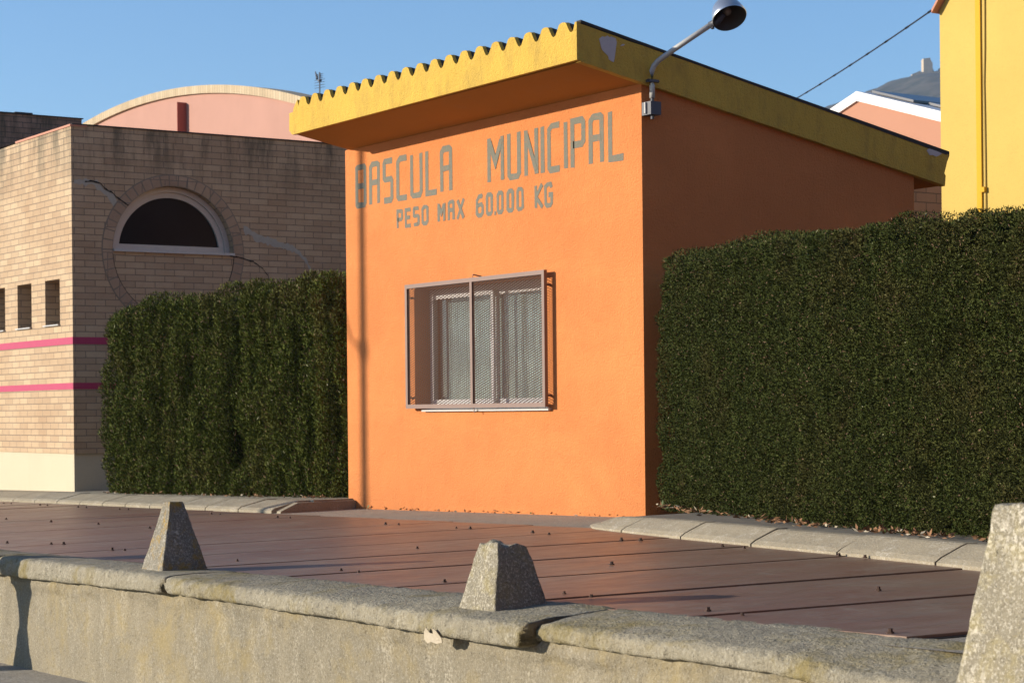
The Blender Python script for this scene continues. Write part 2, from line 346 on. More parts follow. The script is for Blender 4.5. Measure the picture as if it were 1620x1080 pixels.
for bi in range(len(joints)-1):
    xa, xb = joints[bi]+.005, joints[bi+1]-.005; nx = int((xb-xa)/.016)
    prof = [(4.74, -.003), (4.70, .010), (4.64, .012), (4.58, .014), (4.52, .015), (4.46, .014), (4.41, .012), (4.37, .010), (4.34, .007), (4.318, .002), (4.305, -.006), (4.298, -.016), (4.295, -.028), (4.293, -.040), (4.292, -.052), (4.291, -.064), (4.291, -.076), (4.293, -.088), (4.298, -.099), (4.32, -.102), (4.40, -.103)]
    rows = []
    dl, dr = {0: (.0, .03), 1: (-.01, .03), 2: (-.01, .055), 3: (.02, .02), 4: (.0, .0)}[bi]
    for (py, pz) in prof:
        row = []
        for i in range(nx+1):
            x = xa + (xb-xa)*i/nx; e = min(i, nx-i)/2.; fr = max(0, min(1, (4.60-py)/.2))
            off = (-(dr*max(0, (i/nx-.55)/.45)) + dl*(1-i/nx)) * fr
            d = .012*n3(x*2.1, py*4, 7+bi) + .008*n3(x*11, py*16, pz*20) + .006*n3(x*30, py*42, pz*40) + .004*n3(x*62, py*80, pz*70)
            if abs(pz+.006) < .018: d += .014*max(0, n3(x*9, 3, bi)+.1) + .010*max(0, n3(x*26, 8, bi))
            yy = py + off + d*fr; fb_ = max(0, min(1, (4.72-py)/.38)); ztop = (gz(x, 4.7)+.006)*(1-fb_) + czf(x)*fb_
            pzz = pz if pz > 0 else pz*chh_(x)*.88/.100
            zz = ztop + pzz + .006*n3(x*3, py*9, 2) + .004*n3(x*16, py*22, 5)
            rr = .008*max(0, 1-e/2)       # rounded block ends
            row.append((x, yy + rr*fr, zz - rr*.5*(1 if pz > -.03 else -1)))
        rows.append(row)
    # end caps
    o = grid_mesh('coping_block', rows, M['coping'], par)
    bm = bmesh.new(); bm.from_mesh(o.data)
    bmesh.ops.holes_fill(bm, edges=[e for e in bm.edges if e.is_boundary]); bmesh.ops.recalc_face_normals(bm, faces=bm.faces)
    bm.to_mesh(o.data); bm.free()

# ------------------------------------------------------------------ bollards (truncated concrete pyramids)
def bollard(fx, fy, zb, size, tsize, h, label, mat, chip=0, seed=0):
    """fx,fy: front right bottom corner (x max, y min)"""
    cx, cy = fx-size/2, fy+size/2
    t = thing('concrete_bollard', (cx, cy, zb), label, 'bollard', 'concrete bollards on the parapet coping')
    bm = bmesh.new(); n = 18
    vs = [Vector((cx+sx*s/2, cy+sy*s/2, z)) for (s, z) in ((size, zb-.06), (size, zb), (tsize, zb+h)) for (sx, sy) in ((-1,-1),(1,-1),(1,1),(-1,1))]
    bv = [bm.verts.new(v) for v in vs]
    for l in range(2):
        for k in range(4): bm.faces.new([bv[l*4+k], bv[l*4+(k+1) % 4], bv[l*4+4+(k+1) % 4], bv[l*4+4+k]])
    bm.faces.new(bv[8:12])
    bmesh.ops.subdivide_edges(bm, edges=bm.edges[:], cuts=22, use_grid_fill=True)
    for v in bm.verts:
        c = v.co; f = 1
        d = Vector((n3(c.x*9+seed, c.y*9, c.z*9), n3(c.x*9, c.y*9+seed, c.z*9+4), n3(c.x*9, c.y*9, c.z*9+seed+9)))*.006
        d += Vector((n3(c.x*45+seed, c.y*45, c.z*45), n3(c.x*45, c.y*45+seed, c.z*45+4), n3(c.x*45+3, c.y*45, c.z*45+9)))*.0028
        v.co = c + d
        if chip and c.z > zb+h*.72:
            k = (c.z-(zb+h*.72))/(h*.28)
            v.co.z -= chip*k*max(0, (n3(c.x*14+seed, c.y*14, 3)+.35)) + chip*1.2*k*max(0, (c.y-cy+.01)/tsize)
    bmesh.ops.recalc_face_normals(bm, faces=bm.faces)
    me = bpy.data.meshes.new('block'); bm.to_mesh(me); bm.free()
    link('block', me, mat, t, True); return t
bollard(-9.78, 4.405, -.068, .262, .078, .362, 'small pointed concrete bollard with orange lichen down its sunny side, leftmost on the coping', M['bollardL'], 0, 2)
bollard(-6.60, 4.385, -.034, .262, .135, .275, 'broken-topped concrete bollard, middle of the three, above the notch in the coping', M['bollard'], .035, 8)
bollard(-3.732, 4.36, -.050, .40, .236, .530, 'tallest and nearest concrete bollard, cut off by the right edge of the photo', M['bollard'], .012, 21)
# a dry leaf wedged under the coping
lf = MB()
base = Vector((-6.86, 4.262, -.150))
pts = [(-.075,-.02,0),(-.06,.02,.008),(-.035,.045,.012),(-.012,.018,.004),(.012,.016,.002),(.03,.046,.012),(.055,.036,.01),(.088,.0,.0),(.085,-.022,-.006),(.04,-.032,0),(.0,-.025,.004),(-.04,-.038,0)]
vs = [(base.x+p[0]*.8, base.y-p[2]-.006, base.z+p[1]*.8+.01) for p in pts]
lf.add(vs + [(v[0], v[1]+.003, v[2]) for v in vs], [tuple(range(12)), tuple(range(23, 11, -1))] + [(i, (i+1) % 12, 12+(i+1) % 12, 12+i) for i in range(12)])
tag(lf.build('dry_leaf', M['leafdry']), 'pale dry two-lobed leaf stuck in the crack under the coping below the broken bollard', 'leaf')

# ------------------------------------------------------------------ kerbs and pavements
def kerb(name, path, hts, wid, stone, lab, prop=.8):
    """profile swept along path; pavement side is to the left of travel (+Y)"""
    P = [Vector((p[0], p[1], 0)) for p in path]
    L = [0]
    for i in range(1, len(P)): L.append(L[-1]+(P[i]-P[i-1]).length)
    def at(s):
        for i in range(1, len(P)):
            if s <= L[i] or i == len(P)-1:
                t = (s-L[i-1])/(L[i]-L[i-1]); p = P[i-1].lerp(P[i], t)
                return p, hts[i-1]+(hts[i]-hts[i-1])*t, i
    def nrm(s):
        a = at(max(0, s-.25))[0]; b = at(min(L[-1], s+.25))[0]; d = (b-a).normalized(); return Vector((-d.y, d.x, 0))
    mb = MB(); s = 0; inner = []
    while s < L[-1]-.05:
        e = min(L[-1], s+stone*random.uniform(.97, 1.03)); k = 6; rr = []
        jz = random.uniform(-.004, .004)
        for i in range(k+1):
            q = s+.009+(e-s-.018)*i/k; p, h, _ = at(q); n = nrm(q); h2 = h+jz
            for (a, hh) in ((0, -.03), (0, h2*.25), (.03, h2*.45), (wid*.62, h2*.93), (wid*.72, h2), (wid, h2), (wid, -.03)):
                w = p + n*a; rr.append((w.x, w.y, gz(w.x, w.y)+hh))
        m_ = 7
        fs = [(i*m_+j, i*m_+j+1, (i+1)*m_+j+1, (i+1)*m_+j) for i in range(k) for j in range(m_-1)]
        fs += [tuple(range(m_)), tuple(k*m_+j for j in reversed(range(m_)))]
        mb.add(rr, fs); s = e
    o = mb.build(name, M['kerb'], smooth=False); o['kind'] = 'structure'
    return at, nrm, L[-1]
kerb('kerb', [(-36, 8.62), (-23.4, 8.44), (-21, 8.42), (-17.7, 8.28), (-15.95, 8.26)], [.1]*5, .40, .69, '')
# pavement slab behind left kerb
mb = MB(); 
pp = [(-36, 9.01), (-23.4, 8.83), (-21, 8.81), (-17.7, 8.67), (-15.93, 8.65)]; pb = [(-15.93, 10.2), (-17.7, 10.2), (-21, 10.2), (-23.4, 10.2), (-36, 10.2)]
al = pp+pb; mb.add([(x, y, gz(x, min(y, 9.2))+.098) for x, y in al] + [(x, y, gz(x, min(y, 9.2))-.05) for x, y in al], [tuple(range(10))] + [(i, (i+1) % 10, 10+(i+1) % 10, 10+i) for i in range(10)])
mb.prism([(8.27, gz(-16, 8.3)-.05), (8.29, gz(-16, 8.3)+.02), (8.46, gz(-16, 8.6)+.085), (9.05, gz(-16, 9)+.08), (9.05, gz(-16, 8.6)-.05)], 'x', -15.945, -15.87)
o = mb.build('pavement', M['kerb']); o['kind'] = 'structure'
KR = [(-11.60, 8.86), (-11.28, 8.30), (-10.75, 7.93), (-9.7, 7.62), (-8.34, 7.27), (-7.07, 6.96), (-6.0, 6.66), (-3.0, 5.85), (3, 4.75)]
at, nrm, LL = kerb('kerb', KR, [.012, .035, .085, .10, .10, .10, .10, .10, .10], .23, .93, '')
mb = MB(); inn = []
for i in range(60):
    s = LL*i/59; p, h, _ = at(s); n = nrm(s); w = p+n*.225; inn.append((w.x, w.y, gz(w.x, w.y)+h-.004))
out = [(min(-11.63+i*.001, -11.6) if i == 0 else -11.63+(i/59)*16, 12.5, gz(-9, 10)+.09) for i in range(60)]
mb.add(inn+out, [(i, i+1, 60+i+1, 60+i) for i in range(59)])
o = mb.build('pavement', M['pavers']); o['kind'] = 'structure'

# ------------------------------------------------------------------ the hut
XL, XR, YF, YB = -16.02, -11.62, 9.054, 11.83
hut = thing('weigh_hut', ((XL+XR)/2, 10.4, 0), 'small orange rendered weighbridge hut with a yellow mono-pitch roof edge and grey painted lettering', 'hut')
def soff(y): return 3.251-.1862*(y-8.443)
ox0, ox1, oz0, oz1 = -14.83, -12.84, .775, 1.815
mb = MB()
mb.facade([(XL, -.45), (XR, -.45), (XR, soff(YF)+.01), (XL, soff(YF)+.01)], [[(ox0, oz0), (ox1, oz0), (ox1, oz1), (ox0, oz1)]], lambda a, b: (a, YF, b))
D = .20
for (a, b, c, d) in (((ox0, oz0), (ox0, oz1), 0, 0), ((ox0, oz1), (ox1, oz1), 0, 0), ((ox1, oz1), (ox1, oz0), 0, 0), ((ox1, oz0), (ox0, oz0), 0, 0)):
    mb.add([(a[0], YF, a[1]), (b[0], YF, b[1]), (b[0], YF+D, b[1]), (a[0], YF+D, a[1])], [(0, 1, 2, 3)])
for X in (XL, XR):
    mb.add([(X, YF, -.45), (X, YB, -.45), (X, YB, soff(YB)+.01), (X, YF, soff(YF)+.01)], [(0, 1, 2, 3)])
mb.add([(XL, YB, -.45), (XR, YB, -.45), (XR, YB, soff(YB)+.01), (XL, YB, soff(YB)+.01)], [(0, 1, 2, 3)])
o = mb.build('wall', M['orange'], hut)
bm = bmesh.new(); bm.from_mesh(o.data); bmesh.ops.remove_doubles(bm, verts=bm.verts, dist=.0005)
ed = [e for e in bm.edges if abs(e.verts[0].co.x-e.verts[1].co.x) < 1e-4 and abs(e.verts[0].co.y-e.verts[1].co.y) < 1e-4 and e.verts[0].co.y < YF+.01 and (abs(e.verts[0].co.x-XR) < .01 or abs(e.verts[0].co.x-XL) < .01)]
bmesh.ops.bevel(bm, geom=ed, offset=.012, segments=2, affect='EDGES'); bmesh.ops.recalc_face_normals(bm, faces=bm.faces); bm.to_mesh(o.data); bm.free()
# roof: solid raking slab + corrugated sheet
PER = .2182; RX0, RX1 = -15.93, -11.575
def wave(x):
    t = ((x+11.53)/PER+.5) % 1-.5; t = abs(t)*2          # 0 on a crest, 1 in a trough
    if t < .50: return 3.545-.020*(t/.50)**3
    if t > .66: return 3.458+.024*((1-t)/.34)**2
    k = (t-.50)/.16; return 3.525-.043*k
roof = MB()
def ftop(y): return 3.475-.1862*(y-8.443)
roof.prism([(8.50, soff(8.50)+.004), (12.155, soff(12.155)+.004), (12.17, ftop(12.17)), (8.50, ftop(8.50))], 'x', RX0+.01, RX1-.06)
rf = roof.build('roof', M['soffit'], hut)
fb = MB()   # front band with the wavy top
prof = [(RX0+.055, 3.235), (RX1, 3.255)]
n = 200; xs_ = [RX1-(RX1-RX0)*i/n for i in range(n+1)]
topline = []
for x in xs_:
    z = wave(x)
    if x > -11.60: z = 3.525
    if x < -15.76: z = 3.545-(-15.76-x)*.9
    if x < -15.86: z = 3.43
    topline.append((x, z + .003*n3(x*30, 1, 1)))
prof = [(RX0+.055, 3.232), (-13.7, 3.243), (RX1, 3.253)] + topline + [(RX0, 3.40), (RX0-.004, 3.27), (RX0+.02, 3.262), (RX0+.03, 3.245)]
fb.prism(prof, 'y', 8.443, 8.476)
fb.build('front_fascia', M['yellowband'], rf)
sb = MB()
import itertools
N_ = 60; lo = []; hi = []
for i in range(N_+1):
    y = 8.4762 + (12.165-8.4762)*i/N_; r = .006*n3(y*5, 1, 7)
    lo.append((y, soff(y)-.002+.003*n3(y*9, 3, 2))); hi.append((y, 3.525-.1862*(y-8.443)-.006+r-(0.012 if y > 11.6 else 0)))
hi[-1] = (12.185, hi[-1][1]); lo[-1] = (12.14, lo[-1][1]); 
sb.prism(lo + [(12.15, 2.64), (12.135, 2.66), (12.16, 2.73)] + hi[::-1], 'x', RX1-.058, RX1)
sb.build('side_fascia', M['yellowband'], rf)
cs = MB(); xs2 = [RX0+.10+(RX1-.005-RX0-.10)*i/260 for i in range(261)]
vs = []
for (y, dz) in ((8.4765, 0), (12.20, 0)):
    for x in xs2: vs.append((x, y, wave(x)+.006-.1862*(y-8.443)+.006*(1 if y > 9 else .6)))
for (y, dz) in ((8.4765, 0), (12.20, 0)):
    for x in xs2: vs.append((x, y, wave(x)-.020-.1862*(y-8.443)))
K = 261; fs = []
for i in range(K-1): fs += [(i, i+1, K+i+1, K+i), (2*K+i, 3*K+i, 3*K+i+1, 2*K+i+1), (i, 2*K+i, 2*K+i+1, i+1), (K+i, K+i+1, 3*K+i+1, 3*K+i)]
fs += [(0, K, 3*K, 2*K), (K-1, 3*K-1, 4*K-1, 2*K-1)]
cs.add(vs, fs); cs.build('corrugated_sheet', M['sheet'], rf)
ec = MB(); ec.prism([(8.478, 3.520), (12.16, 2.812), (12.16, 2.830), (8.478, 3.540)], 'x', RX1-.05, RX1+.004); ec.build('edge_strip', M['sheet'], rf)
def patch(poly, x, th, name, mat, parent, ax='x'):
    mb = MB(); mb.prism(poly, ax, x, x+th); return mb.build(name, mat, parent)
patch([(8.641,3.420),(8.669,3.441),(8.69,3.437),(8.714,3.450),(8.735,3.440),(8.749,3.448),(8.765,3.442),(8.788,3.438),(8.797,3.407),(8.787,3.352),(8.778,3.30),(8.769,3.264),(8.745,3.27),(8.724,3.282),(8.722,3.30),(8.713,3.309),(8.69,3.325),(8.668,3.341),(8.658,3.36),(8.651,3.385)], RX1+.0005, .003, 'bare_patch', M['whiteplaster'], rf)
patch([(8.83,3.385),(8.86,3.392),(8.872,3.402),(8.85,3.403)], RX1+.0005, .003, 'bare_patch', M['whiteplaster'], rf)
patch([(11.932,2.834),(11.96,2.85),(12.04,2.838),(12.105,2.819),(12.07,2.80),(12.039,2.789),(12.0,2.80),(11.967,2.795)], RX1+.0005, .003, 'bare_patch', M['whiteplaster'], rf)

# lettering
def ribbon(mb, pts, w, y, k, closed=False):
    P = [Vector((p[0], p[1])) for p in pts]; n = len(P); Ls = []; Rs = []
    for i in range(n):
        a = P[i-1] if (i > 0 or closed) else None; b = P[(i+1) % n] if (i < n-1 or closed) else None
        d1 = (P[i]-a).normalized() if a else None; d2 = (b-P[i]).normalized() if b else None
        if d1 is None: d1 = d2
        if d2 is None: d2 = d1
        nn = Vector((-(d1.y+d2.y), d1.x+d2.x)); nn.normalize(); c = max(.45, nn.dot(Vector((-d1.y, d1.x))))
        j = .0028
        Ls.append(P[i]+nn*(w/2/c)+Vector((random.uniform(-j, j), random.uniform(-j, j)))); Rs.append(P[i]-nn*(w/2/c)+Vector((random.uniform(-j, j), random.uniform(-j, j))))
    vs = [(p.x, y-.0012*k-.0015, p.y) for p in Ls+Rs]; m = n if closed else n-1
    mb.add(vs, [(i, (i+1) % n, n+(i+1) % n, n+i) for i in range(m)])
GL = {
 'B': [([(0,.04),(0,.97),(.12,1),(.9,1),(1,.95),(1,.05),(.9,0),(.1,0)], 1), ([(.08,.50),(.92,.50)], 0)],
 'A': [([(0,-.03),(0,.92),(.22,1),(.85,1),(1,.96),(1,-.03)], 0), ([(.08,.53),(.92,.53)], 0)],
 'S': [([(1.05,1),(.1,1),(0,.95),(0,.58),(.12,.54),(.9,.54),(1,.48),(1,.06),(.85,0),(-.05,0)], 0)],
 'C': [([(1.08,1),(.28,1),(0,.92),(0,.05),(.12,0),(1.08,0)], 0)],
 'U': [([(0,1.03),(0,.06),(.15,0),(.85,0),(1,.08),(1,1.03)], 0)],
 'L': [([(0,1.04),(0,0),(1.1,0)], 0)],
 'M': [([(0,-.03),(0,1.02)], 0), ([(1,-.03),(1,1.02)], 0), ([(.06,.93),(.5,.42),(.94,.93)], 0)],
 'N': [([(0,-.03),(0,1.03)], 0), ([(1,-.03),(1,1.03)], 0), ([(.04,.94),(.96,.06)], 0)],
 'I': [([(.5,-.03),(.5,1.03)], 0)],
 'P': [([(0,-.04),(0,1),(.85,1),(1,.93),(1,.53),(.85,.47),(.06,.47)], 0)],
 'E': [([(1.05,1),(0,1),(0,0),(1.05,0)], 0), ([(.08,.52),(.9,.52)], 0)],
 'O': [([(0,.1),(0,.88),(.25,1),(.75,1),(1,.9),(1,.1),(.75,0),(.25,0)], 1)],
 '0': [([(0,.1),(0,.88),(.25,1),(.75,1),(1,.9),(1,.1),(.75,0),(.25,0)], 1)],
 '6': [([(1.0,.93),(.78,1),(.35,.98),(0,.78),(0,.12),(.25,0),(.75,0),(1,.12),(1,.45),(.78,.57),(.2,.52)], 0)],
 'X': [([(-.05,-.04),(1.05,1.06)], 0), ([(.0,1.02),(1.0,-.04)], 0)],
 'K': [([(0,-.04),(0,1.04)], 0), ([(1.05,1.05),(.08,.47),(1.08,-.05)], 0)],
 'G': [([(1,.82),(.85,1),(.3,1),(0,.9),(0,.1),(.25,0),(.8,0),(1,.1),(1,.5),(.5,.5)], 0)],
}
def word(chars, ranges, zb, zt, w, hw=None):
    mb = MB(); k = 0
    for ch, (a, b) in zip(chars, ranges):
        if ch == '.': mb.add([(a-.012, YF-.003, zb), (a+.012, YF-.003, zb), (a+.012, YF-.003, zb+.03), (a-.012, YF-.003, zb+.03)], [(0,1,2,3)]); continue
        x0, x1 = a+w/2, b-w/2; z0, z1 = zb+w/2, zt-w/2
        if x1 < x0: x0 = x1 = (a+b)/2
        for j, (pts, cl) in enumerate(GL[ch]):
            ribbon(mb, [(x0+(x1-x0)*p[0], z0+(z1-z0)*p[1]) for p in pts], w*random.uniform(.95, 1.05), YF, j, bool(cl))
    mb.build('painted_lettering', M['paint'], hut, norm=False)
pr = lambda l: [(l[i], l[i+1]) for i in range(0, len(l), 2)]
word('BASCULA', pr([-15.826,-15.626,-15.579,-15.39,-15.339,-15.157,-15.108,-14.916,-14.874,-14.669,-14.625,-14.432,-14.387,-14.194]), 2.598, 2.992, .051)
word('MUNICIPAL', pr([-13.665,-13.42,-13.375,-13.182,-13.134,-12.938,-12.902,-12.861,-12.816,-12.638,-12.589,-12.547,-12.506,-12.315,-12.271,-12.08,-12.026,-11.828]), 2.605, 2.995, .051)
word('PESO', pr([-15.109,-15.0,-14.969,-14.858,-14.834,-14.726,-14.693,-14.579]), 2.355, 2.527, .033)
word('MAX', pr([-14.433,-14.309,-14.273,-14.166,-14.136,-14.01]), 2.353, 2.531, .033)
word('60.000', pr([-13.843,-13.723,-13.694,-13.588,-13.554,-13.55,-13.535,-13.432,-13.389,-13.283,-13.252,-13.145]), 2.347, 2.54, .036)
word('KG', pr([-12.998,-12.878,-12.863,-12.745]), 2.342, 2.54, .036)

# window in the hut
win = bpy.data.objects.new('window', None); COL.objects.link(win); win.parent = hut; win.location = Vector((-13.84, YF+.15, 1.3))-hut.location
WY = YF+.155
fr = MB(); t = .045
wx0, wx1, wz0, wz1 = ox0+.003, ox1-.003, oz0+.003, oz1-.003
fr.box((wx0, WY, wz0), (wx0+t, WY+.05, wz1)); fr.box((wx1-t, WY, wz0), (wx1, WY+.05, wz1))
fr.box((wx0+t, WY, wz1-t), (wx1-t, WY+.05, wz1)); fr.box((wx0+t, WY, wz0), (wx1-t, WY+.05, wz0+t))
fr.build('frame', M['alu'], win)
for (a, b, yy) in ((wx0+t, -13.80, WY-.022), (-13.845, wx1-t, WY+.024)):
    sb_ = MB(); q = .042
    sb_.box((a, yy, wz0+t), (a+q, yy+.02, wz1-t)); sb_.box((b-q, yy, wz0+t), (b, yy+.02, wz1-t)); sb_.box((a+q, yy, wz1-t-q), (b-q, yy+.02, wz1-t)); sb_.box((a+q, yy, wz0+t), (b-q, yy+.02, wz0+t+q))
    sb_.build('sash', M['alu'], win)
m, nt, b = newmat('window_glass'); nt.nodes.remove(b); out = nt.nodes['Material Output']
g = nt.nodes.new('ShaderNodeBsdfGlossy'); g.inputs['Roughness'].default_value = .03; tr = nt.nodes.new('ShaderNodeBsdfTransparent'); tr.inputs[0].default_value = (.80, .86, .86, 1)
mx = nt.nodes.new('ShaderNodeMixShader'); mx.inputs[0].default_value = .13; nt.links.new(tr.outputs[0], mx.inputs[1]); nt.links.new(g.outputs[0], mx.inputs[2]); nt.links.new(mx.outputs[0], out.inputs[0]); M['glass'] = m
for (a, b, yy) in ((wx0+t+.042, -13.842, WY-.012), (-13.803, wx1-t-.042, WY+.034)):
    gb = MB(); gb.box((a, yy, wz0+t+.042), (b, yy+.004, wz1-t-.042)); gb.build('pane', M['glass'], win)
m, nt, b = newmat('net_curtain'); N = NT(nt)
N.L(N.mix(N.noise(9, 3, .6), (.66, .69, .66), (.80, .81, .78)), b.inputs['Base Color']); b.inputs['Roughness'].default_value = .9; M['curtain'] = m
cu = MB(); n = 420; vs = []
for z in (wz0+.02, wz1-.02):
    for i in range(n+1):
        x = ox0+.03+(ox1-ox0-.06)*i/n; vs.append((x, WY+.085+.010*math.sin(x*17+2.6*math.sin(x*5))+.005*math.sin(x*53+2*math.sin(x*9))+.002*math.sin(x*140), z))
cu.add(vs, [(i, i+1, n+2+i, n+1+i) for i in range(n)]); cu.build('curtain', M['curtain'], win, True, norm=False)
bk = MB(); bk.box((ox0-.1, WY+.17, oz0-.1), (ox1+.1, WY+.19, oz1+.1)); bk.build('dark_room_backing', M['platedark'], win)  # dark sheet standing in for the unlit room behind the curtain
si = MB(); si.prism([(YF-.035, oz0-.012), (YF-.035, oz0+.006), (WY, oz0+.022), (WY, oz0+.002)], 'x', ox0+.16, ox1+.05); si.build('sill', M['sillw'], win)
# security grille standing off the wall
gr = thing('security_grille', (-13.8, 8.97, 1.3), 'brown steel framed expanded-mesh security grille bolted over the hut window', 'window grille')
GY = 8.972; gx0, gx1, gz0, gz1 = -14.852, -12.765, .790, 1.853; t = .034
f = MB(); f.box((gx0, GY, gz0), (gx0+t, GY+.03, gz1)); f.box((gx1-t, GY, gz0), (gx1, GY+.03, gz1)); f.box((gx0+t, GY, gz1-t), (gx1-t, GY+.03, gz1)); f.box((gx0+t, GY, gz0), (gx1-t, GY+.03, gz0+t))
f.build('frame', M['grille'], gr)
f = MB(); f.box((-13.828, GY+.001, gz0+t), (-13.795, GY+.029, gz1-t)); f.build('mullion', M['grille'], gr)
for (x, z) in ((gx0+.03, 1.74), (gx0+.03, .88), (gx1-.03, 1.74), (gx1-.03, .88), (-13.81, 1.835), (-13.81, .80)):
    f = MB()
    if x == -13.81:
        f.tube([(x, GY+.02, z), (x+.01, GY+.02, z+(.045 if z > 1 else -.045)), (x+.03, YF, z+(.03 if z > 1 else -.03))], .006)
    else:
        f.tube([(x, GY+.02, z), (x, YF+.002, z)], .010)
    f.build('bracket', M['grille'], gr)
me_ = MB(); cw, chh = .062, .0205; sw = .0029
def strip(p, q, y, w=sw):
    d = Vector((q[0]-p[0], q[1]-p[1])).normalized(); nx, nz = -d.y*w, d.x*w
    vs = [(p[0]+nx, y, p[1]+nz), (q[0]+nx, y, q[1]+nz), (q[0]-nx, y+.006, q[1]-nz), (p[0]-nx, y+.006, p[1]-nz)]
    me_.add(vs, [(0, 1, 2, 3)])
z = gz0+t; row = 0
while z < gz1-t:
    x = gx0+t-(cw/2 if row % 2 else 0)
    while x < gx1-t:
        xa, xm, xb = x, x+cw/2, x+cw
        zt_ = min(z+chh/2+.0002, gz1-t)
        if xm <= gx1-t+.02 and xa >= gx0: strip((xa, z), (xm, zt_), GY+.012)
        if xb <= gx1 and xm >= gx0+t-.01: strip((xm, zt_), (xb, z), GY+.0125)
        x += cw
    z += chh/2; row += 1
me_.build('mesh', M['grille'], gr, norm=False)

# ------------------------------------------------------------------ wall lamp
lamp = thing('wall_lamp', (-11.58, 9.1, 2.97), 'grey swan-neck outdoor lamp with tilted metal bowl shade fixed to the hut side wall', 'lamp')
a0 = Vector((-11.555, 9.10, 3.03)); 
arm = [(-11.55, 9.10, 3.03), (-11.55, 9.10, 3.12), (-11.55, 9.10, 3.225), (-11.535, 9.107, 3.262), (-11.505, 9.122, 3.295), (-11.455, 9.145, 3.325), (-11.38, 9.178, 3.368), (-11.10, 9.292, 3.512)]
f = MB(); f.tube(arm, .020, 12); f.build('arm', M['steel'], lamp, True)
f = MB(); f.box((-11.619, 9.062, 3.145), (-11.53, 9.14, 3.163)); f.tube([(-11.545, 9.055, 3.154), (-11.545, 9.155, 3.154)], .012); f.build('clamp', M['blackbox'], lamp)
f = MB(); f.box((-11.617, 9.055, 2.905), (-11.51, 9.15, 3.0)); f.tube([(-11.55, 9.1, 2.905), (-11.55, 9.1, 2.875)], .014); f.tube([(-11.55, 9.1, 3.0), (-11.55, 9.1, 3.03)], .013)
f.build('control_box', M['blackbox'], lamp)
f = MB(); f.tube([(-11.565, 9.048, 2.915), (-11.565, 9.048, 2.995)], .010, 10); f.build('fuse', M['sillw'], lamp)
nv = Vector((.567, -.143, -.81)).normalized(); hc = Vector((-10.985, 9.362, 3.545))     # centre of the opening
ax = nv.cross(Vector((0, 0, 1))).normalized(); bx = nv.cross(ax)
def lathe(mb, prof, c, axis, a, b, n=40):
    vs = []
    for (r, h) in prof:
        for k in range(n):
            t = 2*math.pi*k/n; vs.append(c - axis*h + (a*math.cos(t)+b*math.sin(t))*r)
    mb.add(vs, [(i*n+k, i*n+(k+1) % n, (i+1)*n+(k+1) % n, (i+1)*n+k) for i in range(len(prof)-1) for k in range(n)])
f = MB(); lathe(f, [(.124, -.004), (.127, .002), (.122, .03), (.112, .07), (.093, .115), (.065, .148), (.03, .163), (.001, .167)], hc, nv, ax, bx)
sh = f.build('shade', M['shade'], lamp, True)
f = MB(); lathe(f, [(.123, -.003), (.117, .03), (.106, .068), (.087, .108), (.058, .136), (.001, .15)], hc, nv, ax, bx); f.build('reflector', M['lampin'], sh, True)
f = MB(); lathe(f, [(.001, .035), (.020, .040), (.032, .06), (.032, .08), (.018, .105), (.016, .14)], hc, nv, ax, bx, 20); f.build('bulb', plain('bulb_glass', (.22, .21, .2), .2), sh, True)
f = MB(); f.tube([(-11.115, 9.286, 3.506), (-11.06, 9.31, 3.525), (-11.02, 9.335, 3.575)], [.024, .028, .02], 12); f.box((-11.10, 9.285, 3.475), (-11.08, 9.30, 3.51)); f.build('neck', M['blackbox'], lamp, True)

# ------------------------------------------------------------------ brick building on the left
XB, YBk = -22.55, 9.05
bb = thing('brick_building', (XB-5, 12, 0), 'cream brick single-storey building with magenta stripes, narrow windows and one round-arched window', 'building')
mb = MB()
sw_ = [(-23.42, -22.945), (-24.36, -23.875), (-25.30, -24.80), (-26.25, -25.75), (-27.2, -26.7)]
hl = [[(a, 1.85), (b, 1.85), (b, 2.395), (a, 2.395)] for a, b in sw_]
TOPL = 4.19
mb.facade([(-36, .308), (XB, .308), (XB, TOPL), (-24.93, 4.165), (-36, 4.16)], hl, lambda a, b: (a, YBk, b))
DD = .30
for a, b in sw_:
    for p, q in (((a, 1.85), (a, 2.395)), ((a, 2.395), (b, 2.395)), ((b, 2.395), (b, 1.85)), ((b, 1.85), (a, 1.85))):
        mb.add([(p[0], YBk, p[1]), (q[0], YBk, q[1]), (q[0], YBk+DD, q[1]), (p[0], YBk+DD, p[1])], [(0, 1, 2, 3)])
AC, AZ, AR = 10.36, 2.735, .80
arc = [(AC+AR*math.cos(math.pi*k/40), AZ+AR*math.sin(math.pi*k/40)) for k in range(41)]
mb.facade([(YBk, .308), (17, .308), (17, TOPL), (YBk, TOPL)], [arc], lambda a, b: (XB, a, b))
for k in range(40):
    p, q = arc[k], arc[k+1]; mb.add([(XB, p[0], p[1]), (XB, q[0], q[1]), (XB-.22, q[0], q[1]), (XB-.22, p[0], p[1])], [(0, 1, 2, 3)])
mb.add([(XB, AC-AR, AZ), (XB, AC+AR, AZ), (XB-.22, AC+AR, AZ), (XB-.22, AC-AR, AZ)], [(0, 1, 2, 3)])
mb.add([(-36, YBk, 4.16), (XB, YBk, TOPL), (XB, 17, TOPL), (-36, 17, 4.16)], [(0, 1, 2, 3)])
mb.add([(-36, YBk, -1), (-36, 17, -1), (-36, 17, 4.16), (-36, YBk, 4.16)], [(0, 1, 2, 3)])
wl = mb.build('wall', M['brick'], bb)
f = MB(); f.prism([(-36, -.9), (-22.575, -.9), (-22.575, .308), (-36, .308)], 'y', YBk+.012, YBk+.5); f.box((XB-.5, YBk+.5, -.9), (XB-.02, 17, .40)); f.build('plinth', M['plinth'], bb)
